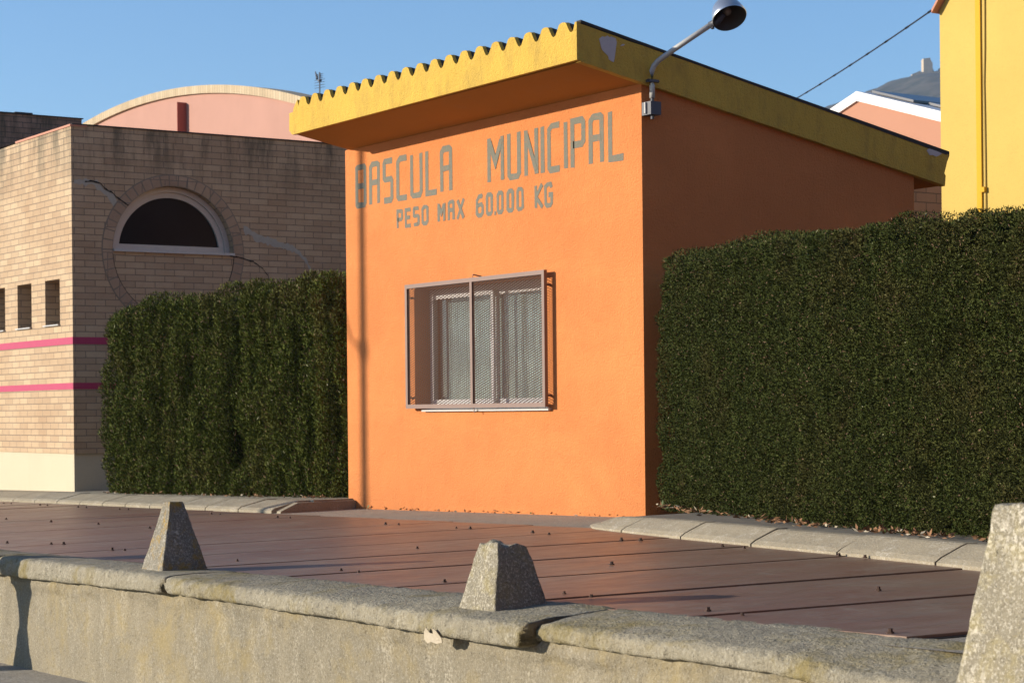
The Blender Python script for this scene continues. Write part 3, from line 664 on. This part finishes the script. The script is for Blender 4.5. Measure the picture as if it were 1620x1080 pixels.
for a, b in sw_:
    w = bpy.data.objects.new('window', None); COL.objects.link(w); w.parent = bb; w.location = Vector(((a+b)/2, YBk+.2, 2.1))-bb.location
    f = MB(); f.box((a+.03, YBk+.262, 1.88), (b-.03, YBk+.27, 2.37)); f.build('pane', M['darkglass'], w)
    f = MB(); f.box((a+.001, YBk+.25, 1.852), (a+.03, YBk+.285, 2.393)); f.box((b-.03, YBk+.25, 1.852), (b-.001, YBk+.285, 2.393)); f.box((a+.03, YBk+.25, 2.37), (b-.03, YBk+.285, 2.393)); f.box((a+.03, YBk+.25, 1.852), (b-.03, YBk+.285, 1.88)); f.build('frame', M['alu'], w)
    f = MB(); f.box((a-.02, YBk-.03, 1.838), (b+.0, YBk+.25, 1.852)); f.build('sill', M['sillw'], w)
# arched window
w = bpy.data.objects.new('arched_window', None); COL.objects.link(w); w.parent = bb; w.location = Vector((XB-.1, AC, AZ))-bb.location
def halfring(mb, r0, r1, xa, xb, a0=0, a1=math.pi, n=40, cy=AC, cz=AZ):
    P = []
    for k in range(n+1):
        t = a0+(a1-a0)*k/n; P.append((t,))
        for (r, x) in ((r0, xa), (r1, xa), (r1, xb), (r0, xb)): mb.v.append((x, cy+r*math.cos(t), cz+r*math.sin(t)))
    base = len(mb.v)-(n+1)*4
    for k in range(n):
        for j in range(4): mb.f.append((base+k*4+j, base+k*4+(j+1) % 4, base+(k+1)*4+(j+1) % 4, base+(k+1)*4+j)); mb.mi.append(0)
    mb.f.append(tuple(base+j for j in range(4))); mb.mi.append(0); mb.f.append(tuple(base+n*4+j for j in reversed(range(4)))); mb.mi.append(0)
f = MB(); halfring(f, .735, .797, XB-.10, XB-.19); f.build('outer_frame', M['frame_cream'], w)
f = MB(); halfring(f, .668, .7345, XB-.13, XB-.20); f.box((XB-.20, AC-.73, AZ+.015), (XB-.128, AC+.73, AZ+.085)); f.build('frame', M['frame_cream'], w)
f = MB(); f.prism([(AC+.669*math.cos(math.pi*k/40), AZ+.02+.65*math.sin(math.pi*k/40)) for k in range(41)], 'x', XB-.17, XB-.16); f.build('pane', M['darkglass'], w)
f = MB(); f.box((XB-.13, AC-.79, AZ-.02), (XB+.035, AC+.80, AZ+.010)); f.build('sill', M['steel'], w)
# full ring of header bricks round the window
f = MB(); g_ = MB(); nb = 46
for k in range(nb):
    t0 = 2*math.pi*(k+.07)/nb; t1 = 2*math.pi*(k+.93)/nb; tm = (t0+t1)/2
    if -.10 < math.sin(tm) < .0: pass
    r0, r1 = .803, .925; x1 = XB+.006+random.uniform(-.001, .002)
    P = [(AC+r*math.cos(t), AZ+r*math.sin(t)) for r, t in ((r0, t0), (r1, t0), (r1, (t0+t1)/2), (r1, t1), (r0, t1), (r0, (t0+t1)/2))]
    f.prism(P, 'x', XB-.004, x1)
f.build('brick_ring', M['soldier'], bb)
g_ = MB(); halfring(g_, .797, .940, XB-.003, XB+.003, 0, 2*math.pi, 80); g_.build('ring_joints', M['mortarlight'], bb)
g_ = MB(); g_.tube([(XB+.004, AC+.80*math.cos(t), AZ+.80*math.sin(t)) for t in [math.pi*(1.02+.96*k/30) for k in range(31)]], .0035, 6); g_.build('joint_gap', M['crack'], bb)
for (z0, z1) in ((1.603, 1.686), (1.070, 1.146)):
    f = MB(); f.box((-36, YBk-.004, z0), (XB+.004, YBk-.0005, z1)); f.box((XB+.0005, YBk-.0005, z0), (XB+.004, 17, z1)); f.build('painted_band', M['magenta'], bb)
f = MB(); f.box((-24.35, YBk-.012, 4.172), (XB+.01, YBk+.2, 4.196)); f.build('tile_edge', M['tile'], bb)
f = MB(); f.box((XB-.3, YBk+.01, TOPL+.001), (XB+.012, 17, TOPL+.016)); f.build('coping', M['sheet'], bb)
def crackline(pts, w0, w1, name, mat, lift, jit=.012):
    mb = MB(); P = []
    for (a, b) in zip(pts[:-1], pts[1:]):
        n = max(2, int((Vector(b)-Vector(a)).length/.03))
        for i in range(n): t = i/n; P.append((a[0]+(b[0]-a[0])*t+random.uniform(-jit, jit), a[1]+(b[1]-a[1])*t+random.uniform(-jit, jit)))
    P.append(pts[-1]); vs = []; m_ = len(P)
    for i, p in enumerate(P):
        w = (w0+(w1-w0)*i/m_)*random.uniform(.5, 1.4); vs += [(XB+lift, p[0], p[1]+w), (XB+lift, p[0], p[1]-w)]
    mb.add(vs, [(2*i, 2*i+1, 2*i+3, 2*i+2) for i in range(m_-1)]); return mb.build(name, mat, bb)
crackline([(9.08,3.515),(9.225,3.520),(9.344,3.520),(9.40,3.47),(9.46,3.42),(9.53,3.37),(9.59,3.30),(9.64,3.24)], .028, .075, 'mortar_patch', M['mortar'], .0022, .006)
crackline([(9.56,3.33),(9.60,3.25),(9.62,3.18),(9.58,3.10),(9.56,3.02)], .05, .03, 'mortar_patch', M['mortar'], .0026, .01)
crackline([(9.22,3.529),(9.344,3.534),(9.408,3.517),(9.463,3.459),(9.519,3.432),(9.567,3.412),(9.607,3.369),(9.663,3.334),(9.727,3.292),(9.767,3.271)], .008, .008, 'wall_crack', M['crack'], .0115, .006)
crackline([(11.10,2.71),(11.291,2.686),(11.421,2.651),(11.47,2.63),(11.526,2.591),(11.596,2.522),(11.630,2.45)], .008, .005, 'wall_crack', M['crack'], .0115, .008)
crackline([(11.295,3.055),(11.382,3.012),(11.468,2.952),(11.60,2.926),(11.777,2.877),(11.91,2.851),(12.0,2.822),(12.089,2.769),(12.178,2.692),(12.24,2.55)], .050, .034, 'mortar_patch', M['mortar'], .003, .012)
# higher brick block on its roof
f = MB(); f.box((-36, 9.3, 4.15), (-27, 11.0, 4.955)); up = f.build('roof_block', M['brickdark'], bb)
f = MB(); f.box((-36.02, 9.28, 4.955), (-26.98, 10.02, 4.972)); f.box((-36.02, 10.02, 4.955), (-26.98, 10.27, 4.985)); f.box((-36.02, 10.27, 4.955), (-26.98, 11.02, 4.966)); f.build('roof_capping', M['sheet'], up)

# ------------------------------------------------------------------ pink arched hall behind
hall = thing('arched_hall', (-40, 20, 0), 'pink hall with a curved roof edge of pale bricks, rising behind the brick building', 'building')
CX, RR, ZP = -40.8, 28.5, 7.50
def arcz(x, r): return ZP-RR + math.sqrt(max(1, r*r-(x-CX)**2))
xa = [-49+ (22.0)*i/60 for i in range(61)]
f = MB(); f.prism([(x, arcz(x, RR)) for x in xa] + [(xa[-1], -1), (xa[0], -1)], 'y', 18, 18.4); f.box((-48, 18.4, -1), (-28, 34, 5.2)); f.build('wall', M['pink'], hall)
m = brickmat('arch_soldier_brick', (.56, .45, .30), (.46, .37, .24), (.20, .17, .12), bw=.11, bh=3, stain=0)
f = MB(); f.prism([(x, arcz(x, RR+.165)) for x in xa] + [(x, arcz(x, RR)+.001) for x in reversed(xa)], 'y', 17.93, 18.45); f.build('brick_edge', m, hall)
f = MB(); f.box((-38.95, 17.79, -1), (-38.52, 17.999, 7.255)); f.build('pilaster', M['pink'], hall)
f = MB(); f.box((-38.519, 17.79, -1), (-38.505, 17.999, 7.25)); f.build('pilaster_shaded_side', M['pinkshade'], hall)  # shade on the pilaster's side, put in as a darker slab
# aerial
ant = thing('television_aerial', (-33.3, 18.3, 6.7), 'thin television aerial mast on the pink arched roof, left of the yellow roof edge', 'aerial')
f = MB(); f.tube([(-33.3, 18.3, 6.6), (-33.3, 18.3, 7.16)], .014, 6); f.build('mast', M['blackbox'], ant)
f = MB()
for z in (6.87, 6.92, 6.97, 7.02, 7.055, 7.09, 7.125):
    w = .13 if z < 7.03 else .09; f.tube([(-33.3-w, 18.3-.3*w, z), (-33.3+w, 18.3+.3*w, z)], .0045, 4)
f.tube([(-33.37, 18.3, 7.02), (-33.37, 18.3, 7.13)], .006, 4); f.tube([(-33.25, 18.3, 7.0), (-33.25, 18.3, 7.13)], .006, 4)
f.build('rods', M['blackbox'], ant)
f = MB(); f.tube([(-33.46, 18.3, 7.19), (-33.40, 18.3, 7.05)], [.012, .025], 6); f.tube([(-33.40, 18.3, 7.05), (-33.3, 18.3, 6.98)], .006, 5); f.box((-33.33, 18.27, 6.985), (-33.27, 18.33, 7.02)); f.build('dipole', M['blackbox'], ant)

# ------------------------------------------------------------------ right hand background
yb = thing('yellow_building', (-14, 20, 0), 'tall bright yellow rendered building with amber-painted pilaster shade at the right of the photo', 'building')
f = MB(); f.prism([(-17.285, -.6), (-9.0, -.6), (-9.0, 8.2), (-13.2, 10.6), (-17.285, 5.57)], 'y', 18.09, 26); f.build('wall', M['yellowwall'], yb)
f = MB(); f.prism([(-17.288, -.6), (-16.715, -.6), (-16.715, 6.27), (-17.288, 5.57)], 'y', 18.068, 18.0895); f.build('pilaster', M['yellowwall'], yb)
f = MB(); f.box((-16.7145, 18.066, -.6), (-16.638, 18.0885, 6.3)); f.build('pilaster_shade', M['amber'], yb)  # amber strip painted in place of the pilaster's shaded return
f = MB(); f.prism([(-17.32, 5.575), (-17.32, 5.535), (-17.285, 5.575), (-13.2, 10.605), (-13.2, 10.67)], 'y', 17.96, 26.1); f.build('roof_edge', M['tile'], yb)
f = MB(); f.tube([(x-.075, y, z) for x, y, z in [(-16.50, 18.08, 6.0), (-16.50, 18.08, 5.55), (-16.505, 18.08, 5.0), (-16.52, 18.08, 4.6), (-16.515, 18.08, 4.2), (-16.51, 18.08, 3.33), (-16.49, 18.08, 1.0)]], .010, 6); f.build('cable', plain('ochre_cable', (.33, .22, .04), .6), yb)
f = MB(); f.box((-16.635, 18.04, 3.30), (-16.575, 18.089, 3.36)); f.build('junction_box', M['amber'], yb)
f = MB(); f.box((-20.0, 12.9, -.6), (-15.0, 15.68, 3.2))
tag(f.build('brick_shed', M['brickshade']), 'low brown brick outbuilding in shade, glimpsed between the hut roof and the yellow building', 'outbuilding')
sag = []
A_ = Vector((-17.28, 18.1, 5.662)); B_ = Vector((-28.22, 25.2, 6.332))
for i in range(41):
    t = i/40; p = A_.lerp(B_, t); p.z -= .045*4*t*(1-t); sag.append(p)
f = MB(); f.tube(sag, .010, 6)
for i in range(2, 40, 4): f.tube([sag[i]-Vector((0, .03, .018)), sag[i]+Vector((0, .03, .018))], .014, 6)
tag(f.build('overhead_cable', M['black']), 'black twisted overhead cable slanting up from the hut roof to the yellow building', 'cable')
cp_ = thing('cable_pole', (-28.22, 25.2, -.3), 'wooden pole behind the hut carrying the far end of the overhead cable', 'pole')
f = MB(); f.tube([(-28.22, 25.2, -.4), (-28.22, 25.2, 6.36)], [.11, .08], 12); f.build('shaft', plain('pole_wood', (.16, .12, .08), .9), cp_, True)
f = MB(); f.tube([(-28.22, 25.2, 6.30), (-28.22, 25.2, 6.42)], .035, 10); f.build('insulator', M['sillw'], cp_)
gh = thing('gabled_house', (-36, 34, 0), 'distant salmon house gable with thick white roof edges and panels on the roof', 'house')
GYY = 30; ap = (-31.05, 7.40)
f = MB(); f.prism([(-33.0, -.5), (-24, -.5), (-24, 4.9), (-28.67, 6.57), (-31.05, 7.30), (-33.0, 6.66)], 'y', GYY, 44); f.build('wall', M['salmon'], gh)
def rk(x, top): return None
f = MB(); f.prism([(-33.3, 6.68), (-31.05, 7.435), (-24, 5.29), (-24, 5.06), (-31.05, 7.235), (-33.3, 6.49)], 'y', GYY-.06, 44.3); f.build('roof', M['whitetrim'], gh)
f = MB()
def quadslab(mb, x0, x1, y0, y1, lift, th):
    s = -(7.435-5.29)/7.05
    z0 = 7.435+(x0+31.05)*s+lift; z1 = 7.435+(x1+31.05)*s+lift
    mb.prism([(x0, z0), (x1, z1), (x1, z1+th), (x0, z0+th)], 'y', y0, y1)
quadslab(f, -30.95, -29.75, 30.3, 33, .02, .05); quadslab(f, -29.6, -28.75, 30.6, 33, .02, .05); quadslab(f, -28.6, -26.5, 30.6, 33, .02, .05)
f.build('roof_panels', plain('panel_dark', (.03, .035, .05), .3), gh)

# ------------------------------------------------------------------ the far hill with a ruin
hx = Vector((-1060, 1109, 0)); rt = Vector((.5615, .8275, 0)); dp = Vector((-.8275, .5615, 0))
def hillh(u, v):     # u metres to the right of the ruin, v depth
    K = [(-700, 60), (-400, 130), (-200, 190), (-90, 219), (-60, 230), (-43, 236.5), (-36, 240), (-25, 243.5), (-17, 244.5), (-8, 244.6), (60, 244.8), (350, 238), (900, 120), (1500, 60)]
    u = max(-700, min(1499, u))
    for (a, ha), (b, hb) in zip(K[:-1], K[1:]):
        if a <= u <= b: h = ha+(hb-ha)*(u-a)/(b-a); break
    h *= math.exp(-(v/520)**2) if abs(v) > 20 else 1
    return h + (3*n3(u*.03, v*.02, 1) if abs(v) > 20 else 0) + .9*n3(u*.15, v*.1, 4)
us_ = list(range(-700, -120, 25)) + list(range(-120, 60, 4)) + list(range(60, 1500, 60)); vs_ = list(range(-700, -100, 40)) + list(range(-100, 120, 8)) + list(range(120, 900, 90))
hv = []
C0 = Vector((-1066, 1100, 0))
for v in vs_:
    for u in us_:
        p = C0 + rt*u + dp*v; hv.append((p.x, p.y, hillh(u, v)-3))
nx = len(us_); hf = [(j*nx+i, j*nx+i+1, (j+1)*nx+i+1, (j+1)*nx+i) for j in range(len(vs_)-1) for i in range(nx-1)]
m, nt, b = newmat('hill_scrub'); N = NT(nt)
c = N.mix(N.ramp(N.noise(.06, 6, .7), (.4, 0), (.62, 1)), (.030, .040, .032), (.085, .080, .065)); N.L(c, b.inputs['Base Color']); b.inputs['Roughness'].default_value = 1
M['hill'] = m
me = bpy.data.meshes.new('hill'); me.from_pydata(hv, [], hf); o = link('hill', me, M['hill'], smooth=True); o['kind'] = 'structure'
M['ruin'] = plain('ruin_stone', (.42, .34, .24), .95, var=.25, scale=.3)
ruin = thing('ruined_castle', C0+Vector((0, 0, 246)), 'small ruined stone castle tower with terrace walls on top of the far hill', 'ruin')
def cw_(u, v, z): p = C0+rt*u+dp*v; return (p.x, p.y, z)
def cbox(mb, u0, u1, v0, v1, z0, z1l, z1r=None):
    z1r = z1l if z1r is None else z1r
    mb.add([cw_(u0,v0,z0), cw_(u1,v0,z0), cw_(u1,v1,z0), cw_(u0,v1,z0), cw_(u0,v0,z1l), cw_(u1,v0,z1r), cw_(u1,v1,z1r), cw_(u0,v1,z1l)], [(0,3,2,1),(4,5,6,7),(0,1,5,4),(1,2,6,5),(2,3,7,6),(3,0,4,7)])
f = MB(); cbox(f, -3.2, 2.0, -4, 4, 240, 259.6, 260.0); cbox(f, 2.0, 3.6, -4, 4, 240, 258.8, 256); cbox(f, 3.6, 5.0, -3, 4, 240, 253, 250); f.build('tower', M['ruin'], ruin)
f = MB(); cbox(f, -13.5, -7, -12, -8, 236, 246.6, 249.2); cbox(f, -7, 60, -12, -8, 236, 248.2); f.build('terrace_wall', M['ruin'], ruin)
f = MB(); cbox(f, 5.0, 9, -3, 3, 240, 250, 251); cbox(f, 9, 11.5, -3, 3, 240, 252.5, 251.5); cbox(f, 11.5, 60, -3, 3, 240, 251.5, 252.5); f.build('curtain_wall', M['ruin'], ruin)

# ------------------------------------------------------------------ hedges
def leafmesh(name, P, Dn, L, W, mi, mats, parent):
    n = len(P); D = Dn/np.linalg.norm(Dn, axis=1)[:, None]
    rv = rng.normal(size=(n, 3)); Sd = np.cross(D, rv); Sd /= np.linalg.norm(Sd, axis=1)[:, None]
    V = np.empty((n, 4, 3)); V[:, 0] = P; V[:, 1] = P + D*(L*.45)[:, None] + Sd*W[:, None]; V[:, 2] = P + D*L[:, None]; V[:, 3] = P + D*(L*.45)[:, None] - Sd*W[:, None]
    me = bpy.data.meshes.new(name); me.vertices.add(n*4); me.vertices.foreach_set('co', V.reshape(-1))
    me.loops.add(n*4); me.loops.foreach_set('vertex_index', np.arange(n*4, dtype=np.int32))
    me.polygons.add(n); me.polygons.foreach_set('loop_start', np.arange(0, n*4, 4, dtype=np.int32)); me.polygons.foreach_set('loop_total', np.full(n, 4, dtype=np.int32))
    me.polygons.foreach_set('material_index', mi.astype(np.int32)); me.update(calc_edges=True); me.validate()
    return link(name, me, mats, parent)
def hedge(path, zb, zt, thick, r, nleaf, length, width, disp, up, mats, parent, shell, mixp, core_in, ends=(1, 1), cover_top=.14, seed=0, coldark=0):
    """path: front bottom line from left to right; body extends to the left of travel"""
    P = [Vector((p[0], p[1], 0)) for p in path]; cum = [0]
    for i in range(1, len(P)): cum.append(cum[-1]+(P[i]-P[i-1]).length)
    Lp = cum[-1]
    def fr(s):
        s = max(0, min(Lp, s))
        for i in range(1, len(P)):
            if s <= cum[i]+1e-6:
                t = (s-cum[i-1])/(cum[i]-cum[i-1]); p = P[i-1].lerp(P[i], t); break
        i = max(1, min(i, len(P)-1)); d = (P[i]-P[i-1]).normalized()
        return p, Vector((-d.y, d.x, 0)), d, zb(p.x, p.y), zt(s/Lp)
    def surf(s, q, inset=0):
        """q: distance along the profile from front bottom over the top"""
        p, n, d, b, t = fr(s); H = t-b; arc = math.pi/2*r
        e = 0
        for (end, sd) in ((ends[0], s), (ends[1], Lp-s)):
            if end and sd < .22: e = max(e, .22-math.sqrt(max(0, .22**2-(.22-sd)**2)))
        if q < H-r: a, z, nr = 0, b+q, -n
        elif q < H-r+arc:
            th = (q-(H-r))/r; a = r-r*math.cos(th); z = t-r+r*math.sin(th); nr = -n*math.cos(th)+Vector((0, 0, math.sin(th)))
        else: a = r+(q-(H-r)-arc); z = t; nr = Vector((0, 0, 1))
        e2 = e*.9
        pos = p + n*(a+e2) + Vector((0, 0, z-e*.55*min(1, max(0, (z-b-H*.6)/(H*.4)))))
        dd = disp(s, z)
        return pos - nr*(inset) + nr*dd, nr, dd
    pts = []; nrs = []; dep = []
    H = zt(.5)-zb(P[0].x, P[0].y)
    for _ in range(nleaf):
        s = random.random()*Lp
        q = random.random()*(H+.03) if random.random() > cover_top else H-r+random.random()*(thick*.7+r)
        k = random.random(); ins = shell*k*k
        a, nr, dd = surf(s, q, ins)
        pts.append(a); nrs.append(nr)
    ne = int(nleaf*.10)
    for side in (0, 1):
        if not ends[side]: continue
        for _ in range(ne):
            s = 0 if side == 0 else Lp; p, n, d, b, t = fr(s if side == 0 else Lp); a = .1+random.random()*(thick-.1); z = b+random.random()*(t-b-.12)
            o = d*(-1 if side == 0 else 1)
            k = random.random(); pts.append(p+n*a+Vector((0, 0, z))-o*(.05+shell*k*k)+o*disp(a*3+9, z)*.6); nrs.append(o)
    P_ = np.array([tuple(p) for p in pts]); Nn = np.array([tuple(p) for p in nrs]); n = len(P_)
    D = Nn*rng.uniform(.2, 1.0, (n, 1)) + rng.normal(size=(n, 3))*.55 + np.array([[0, 0, up]])
    Ln = length*rng.uniform(.6, 1.45, n); Wd = width*rng.uniform(.6, 1.4, n)
    mi = rng.choice(len(mixp), n, p=mixp)
    leafmesh('foliage', P_, D, Ln, Wd, mi, mats, parent)
    # core sheet among the twigs, near-black for the shade inside the hedge
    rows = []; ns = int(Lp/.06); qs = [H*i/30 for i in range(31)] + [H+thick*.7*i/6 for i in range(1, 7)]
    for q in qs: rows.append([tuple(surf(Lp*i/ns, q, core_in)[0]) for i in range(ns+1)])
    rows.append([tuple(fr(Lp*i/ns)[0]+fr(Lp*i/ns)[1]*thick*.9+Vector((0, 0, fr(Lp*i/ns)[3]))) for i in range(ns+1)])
    grid_mesh('dark_inner_core', rows, M['core'], parent)
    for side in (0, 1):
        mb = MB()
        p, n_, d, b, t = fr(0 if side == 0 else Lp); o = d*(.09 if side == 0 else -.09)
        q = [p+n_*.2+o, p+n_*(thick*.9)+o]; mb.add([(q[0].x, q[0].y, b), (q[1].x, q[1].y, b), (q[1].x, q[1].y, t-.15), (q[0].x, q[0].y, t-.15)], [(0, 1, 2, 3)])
        mb.build('dark_inner_core', M['core'], parent)
def dispL(s, z):
    rdg = n3(s*3.6+.9*n3(s*1.1, z*.9, 9), z*.55, 3); f2 = n3(s*11+1.2*n3(s*2.4, z*1.2, 3), z*.75, 8)
    return .17*rdg + .14*f2 + .05*n3(s*1.3, z*1.6, 12) + .055*n3(s*8, z*6, 15) + .035*n3(s*22, z*10, 5) - .22*max(0, n3(s*3.4, z*1.2, 21)-.16)*2 + .10*max(0, n3(s*2, 1, 2))*max(0, .6-z)
hl_ = thing('cypress_hedge', (-18.8, 9.5, -.1), 'tall shaggy cypress hedge with vertical clumps, between the brick building and the orange hut', 'hedge')
hedge([(-21.45, 9.06), (-20.8, 8.90), (-19, 8.98), (-17.5, 8.98), (-16.10, 9.06)], lambda x, y: gz(x, y)+.09, lambda t: 1.76+.19*min(1, t*3.2)+.02*math.sin(t*9),   .85, .10, 230000, .036, .0046, dispL, .85, [M['leafL'], M['twig'], M['bright']], hl_, .10, [.93, .055, .015], .15)
def dispR(s, z):
    return .055*n3(s*2.2, z*2.0, 3) + .062*n3(s*6, z*6, 8) + .034*n3(s*19, z*19, 5) - .11*max(0, n3(s*3.4, z*3.4, 31)-.33)*3
hr_ = thing('clipped_hedge', (-8.6, 8.6, .1), 'dense flat-clipped dark green hedge to the right of the orange hut', 'hedge')
def ztR(t): return 1.875-.185*min(1, t*1.9)+.01*math.sin(t*31)
hedge([(-11.50, 9.06), (-10.05, 8.46), (-8.34, 7.76), (-7.3, 7.46), (-6.3, 7.22), (-4.9, 6.95), (-2.2, 6.5)], lambda x, y: gz(x, y)+.065, ztR, 1.0, .05, 600000, .016, .0028, dispR, .25, [M['leafR'], M['twig'], M['bright']], hr_, .055, [.965, .028, .007], .125)

# fallen leaves and grass at the hedge feet
def litter(name, path, n, label, off=0.):
    P = [];
    for _ in range(n):
        i = random.randrange(len(path)-1); t = random.random(); a, b = path[i], path[i+1]
        x = a[0]+(b[0]-a[0])*t + random.gauss(0, .02); y = a[1]+(b[1]-a[1])*t - abs(random.gauss(0, .055)) + .02
        if n3(x*2.2, y*2, 4) < -.05 and random.random() < .8: continue
        P.append((x, y, gz(x, y)+off+random.random()*.018))
    P = np.array(P); k = len(P); D = rng.normal(size=(k, 3)); D[:, 2] = np.abs(D[:, 2])*.35
    o = leafmesh(name, P, D, rng.uniform(.02, .05, k), rng.uniform(.004, .010, k), rng.choice(3, k, p=[.8, .12, .08]), [M['litter'], M['leafdry'], M['grass']], None)
    tag(o, label, 'leaf litter', kind='stuff')
litter('leaf_litter', [(-11.3, 8.9), (-10.05, 8.36), (-8.34, 7.68), (-7.3, 7.38), (-6.3, 7.12), (-5.4, 6.95)], 800, 'brown fallen leaves and twigs along the foot of the clipped hedge', .10)
litter('leaf_litter', [(-21.2, 8.85), (-19, 8.85), (-17.5, 8.86), (-16.2, 8.93)], 350, 'few brown leaves and weeds along the foot of the cypress hedge', .10)
litter('grass_tufts', [(-16.0, 9.03), (-14, 9.05), (-11.8, 9.05)], 130, 'dry weeds and debris along the foot of the orange hut wall', .0)

# ------------------------------------------------------------------ things to the left of the frame whose shadows fall into it
sd = Vector((.36, .611, 0)).normalized()
pb_ = Vector((-15.72, 9.05, 0)) - sd*12.5
pole = thing('street_pole', (pb_.x, pb_.y, roadz(pb_.x, 0)), 'slim street pole on the road side, left of the photo', 'pole')
f = MB(); z0 = roadz(pb_.x, 0); f.tube([(pb_.x, pb_.y, z0), (pb_.x, pb_.y, z0+3), (pb_.x, pb_.y, 8.2)], [.062, .055, .045], 16); f.build('shaft', M['steel'], pole, True)
f = MB(); off = sd*-12.5; f.tube([(-16.3+off.x, 9.05+off.y, 2.05+3.1), (-16.02+off.x, 9.05+off.y, 1.60+3.1), (-15.95+off.x, 9.05+off.y, 1.44+3.1), (-15.86+off.x, 9.05+off.y, 1.38+3.1), (-15.72+off.x, 9.05+off.y, 1.38+3.1)], .02, 6); f.build('cable', M['black'], pole)
f = MB(); f.box((pb_.x-.055, pb_.y-.055, 4.35), (pb_.x+.055, pb_.y+.055, 4.5)); f.build('box', M['steel'], pole)
hp = Vector((-11.70, 4.33, 0)) - sd*1.15
hg = MB(); zb = roadz(hp.x, 2)
prof = [(.001, -.02), (.185, -.02), (.180, .05), (.160, .20), (.125, .34), (.070, .50), (.050, .56), (.062, .62), (.110, .76), (.150, .90), (.165, 1.05), (.165, 1.17), (.05, 1.20), (.001, 1.21)]
lathe(hg, [(r_, -h_) for r_, h_ in prof], Vector((hp.x, hp.y, zb)), Vector((0, 0, 1)), Vector((1, 0, 0)), Vector((0, 1, 0)), 32)  # added unseen shape, turned to throw the hourglass shadow on the parapet
tag(hg.build('shadow_post', M['parapet'], smooth=True), 'added waisted post out of view, shaped to cast the hourglass shadow on the parapet', 'post')

wh = thing('added_warehouse', (11, 5, 0), 'added terracotta warehouse out of view, blocking sky and bouncing warm light onto shaded faces', 'building')  # added off-view block: cuts skylight and bounces warm light onto shaded faces
f = MB(); f.box((6, -32, -1.2), (18, 46, 7.2)); f.build('wall', M['warehouse'], wh)
f = MB(); f.prism([(5.7, 7.201), (18.3, 7.201), (12, 8.8)], 'y', -32.3, 46.3); f.build('roof', M['sheet'], wh)
for k in range(12):
    for z in (1.2, 4.6):
        f = MB(); f.box((5.985, -29+6.2*k, z), (5.998, -27+6.2*k, z+1.7)); f.build('window', M['darkglass'], wh)

m = bpy.data.materials.new('haze'); m.use_nodes = True; nt = m.node_tree; nt.nodes.remove(nt.nodes['Principled BSDF'])
vol = nt.nodes.new('ShaderNodeVolumePrincipled'); vol.inputs['Color'].default_value = (.52, .70, 1, 1); vol.inputs['Density'].default_value = .00015; vol.inputs['Anisotropy'].default_value = .3
nt.links.new(vol.outputs[0], nt.nodes['Material Output'].inputs['Volume'])
f = MB(); f.box((-2700, -760, -12), (760, 2800, 300)); tag(f.build('haze', m), kind='stuff')

# ------------------------------------------------------------------ light, sky, camera
sun_dir = Vector((-.36, -.611, .176)).normalized()
el = math.asin(sun_dir.z); az = math.atan2(sun_dir.x, sun_dir.y)
W = bpy.data.worlds.new('World'); S.world = W; W.use_nodes = True; nt = W.node_tree
sky = nt.nodes.new('ShaderNodeTexSky'); sky.sky_type = 'NISHITA'; sky.sun_disc = False; sky.sun_elevation = el; sky.sun_rotation = az % (2*math.pi)
sky.altitude = 300; sky.air_density = 1.0; sky.dust_density = .2; sky.ozone_density = 4.3
bg = nt.nodes['Background']; nt.links.new(sky.outputs[0], bg.inputs[0]); bg.inputs[1].default_value = .126
ld = bpy.data.lights.new('sun', 'SUN'); ld.energy = 5.0; ld.angle = R(.5); ld.color = (1, .89, .74)
lo_ = bpy.data.objects.new('sun', ld); COL.objects.link(lo_); lo_.rotation_euler = sun_dir.to_track_quat('Z', 'Y').to_euler()
cam = bpy.data.cameras.new('camera'); co = bpy.data.objects.new('camera', cam); COL.objects.link(co); S.camera = co
rho = .010; r_ = Vector((.5615, .8275, 0)).normalized(); u_ = Vector((0, 0, 1)); f_ = Vector((-.8275, .5615, 0)).normalized()
rr = (r_ - u_*rho).normalized(); uu = (u_ + r_*rho).normalized(); bk_ = rr.cross(uu)
co.matrix_world = Matrix(((rr.x, uu.x, bk_.x, 0), (rr.y, uu.y, bk_.y, 0), (rr.z, uu.z, bk_.z, .76), (0, 0, 0, 1)))
cam.sensor_width = 36; cam.lens = 3183/1620*36; cam.shift_y = 110/1620; cam.clip_start = .1; cam.clip_end = 6000
cam.dof.use_dof = True; cam.dof.focus_distance = 11.5; cam.dof.aperture_fstop = 9
S.view_settings.view_transform = 'Standard'; S.view_settings.look = 'None'; S.view_settings.exposure = .70; S.view_settings.gamma = 1
S.render.engine = 'CYCLES'; S.render.resolution_x = 1024; S.render.resolution_y = 682
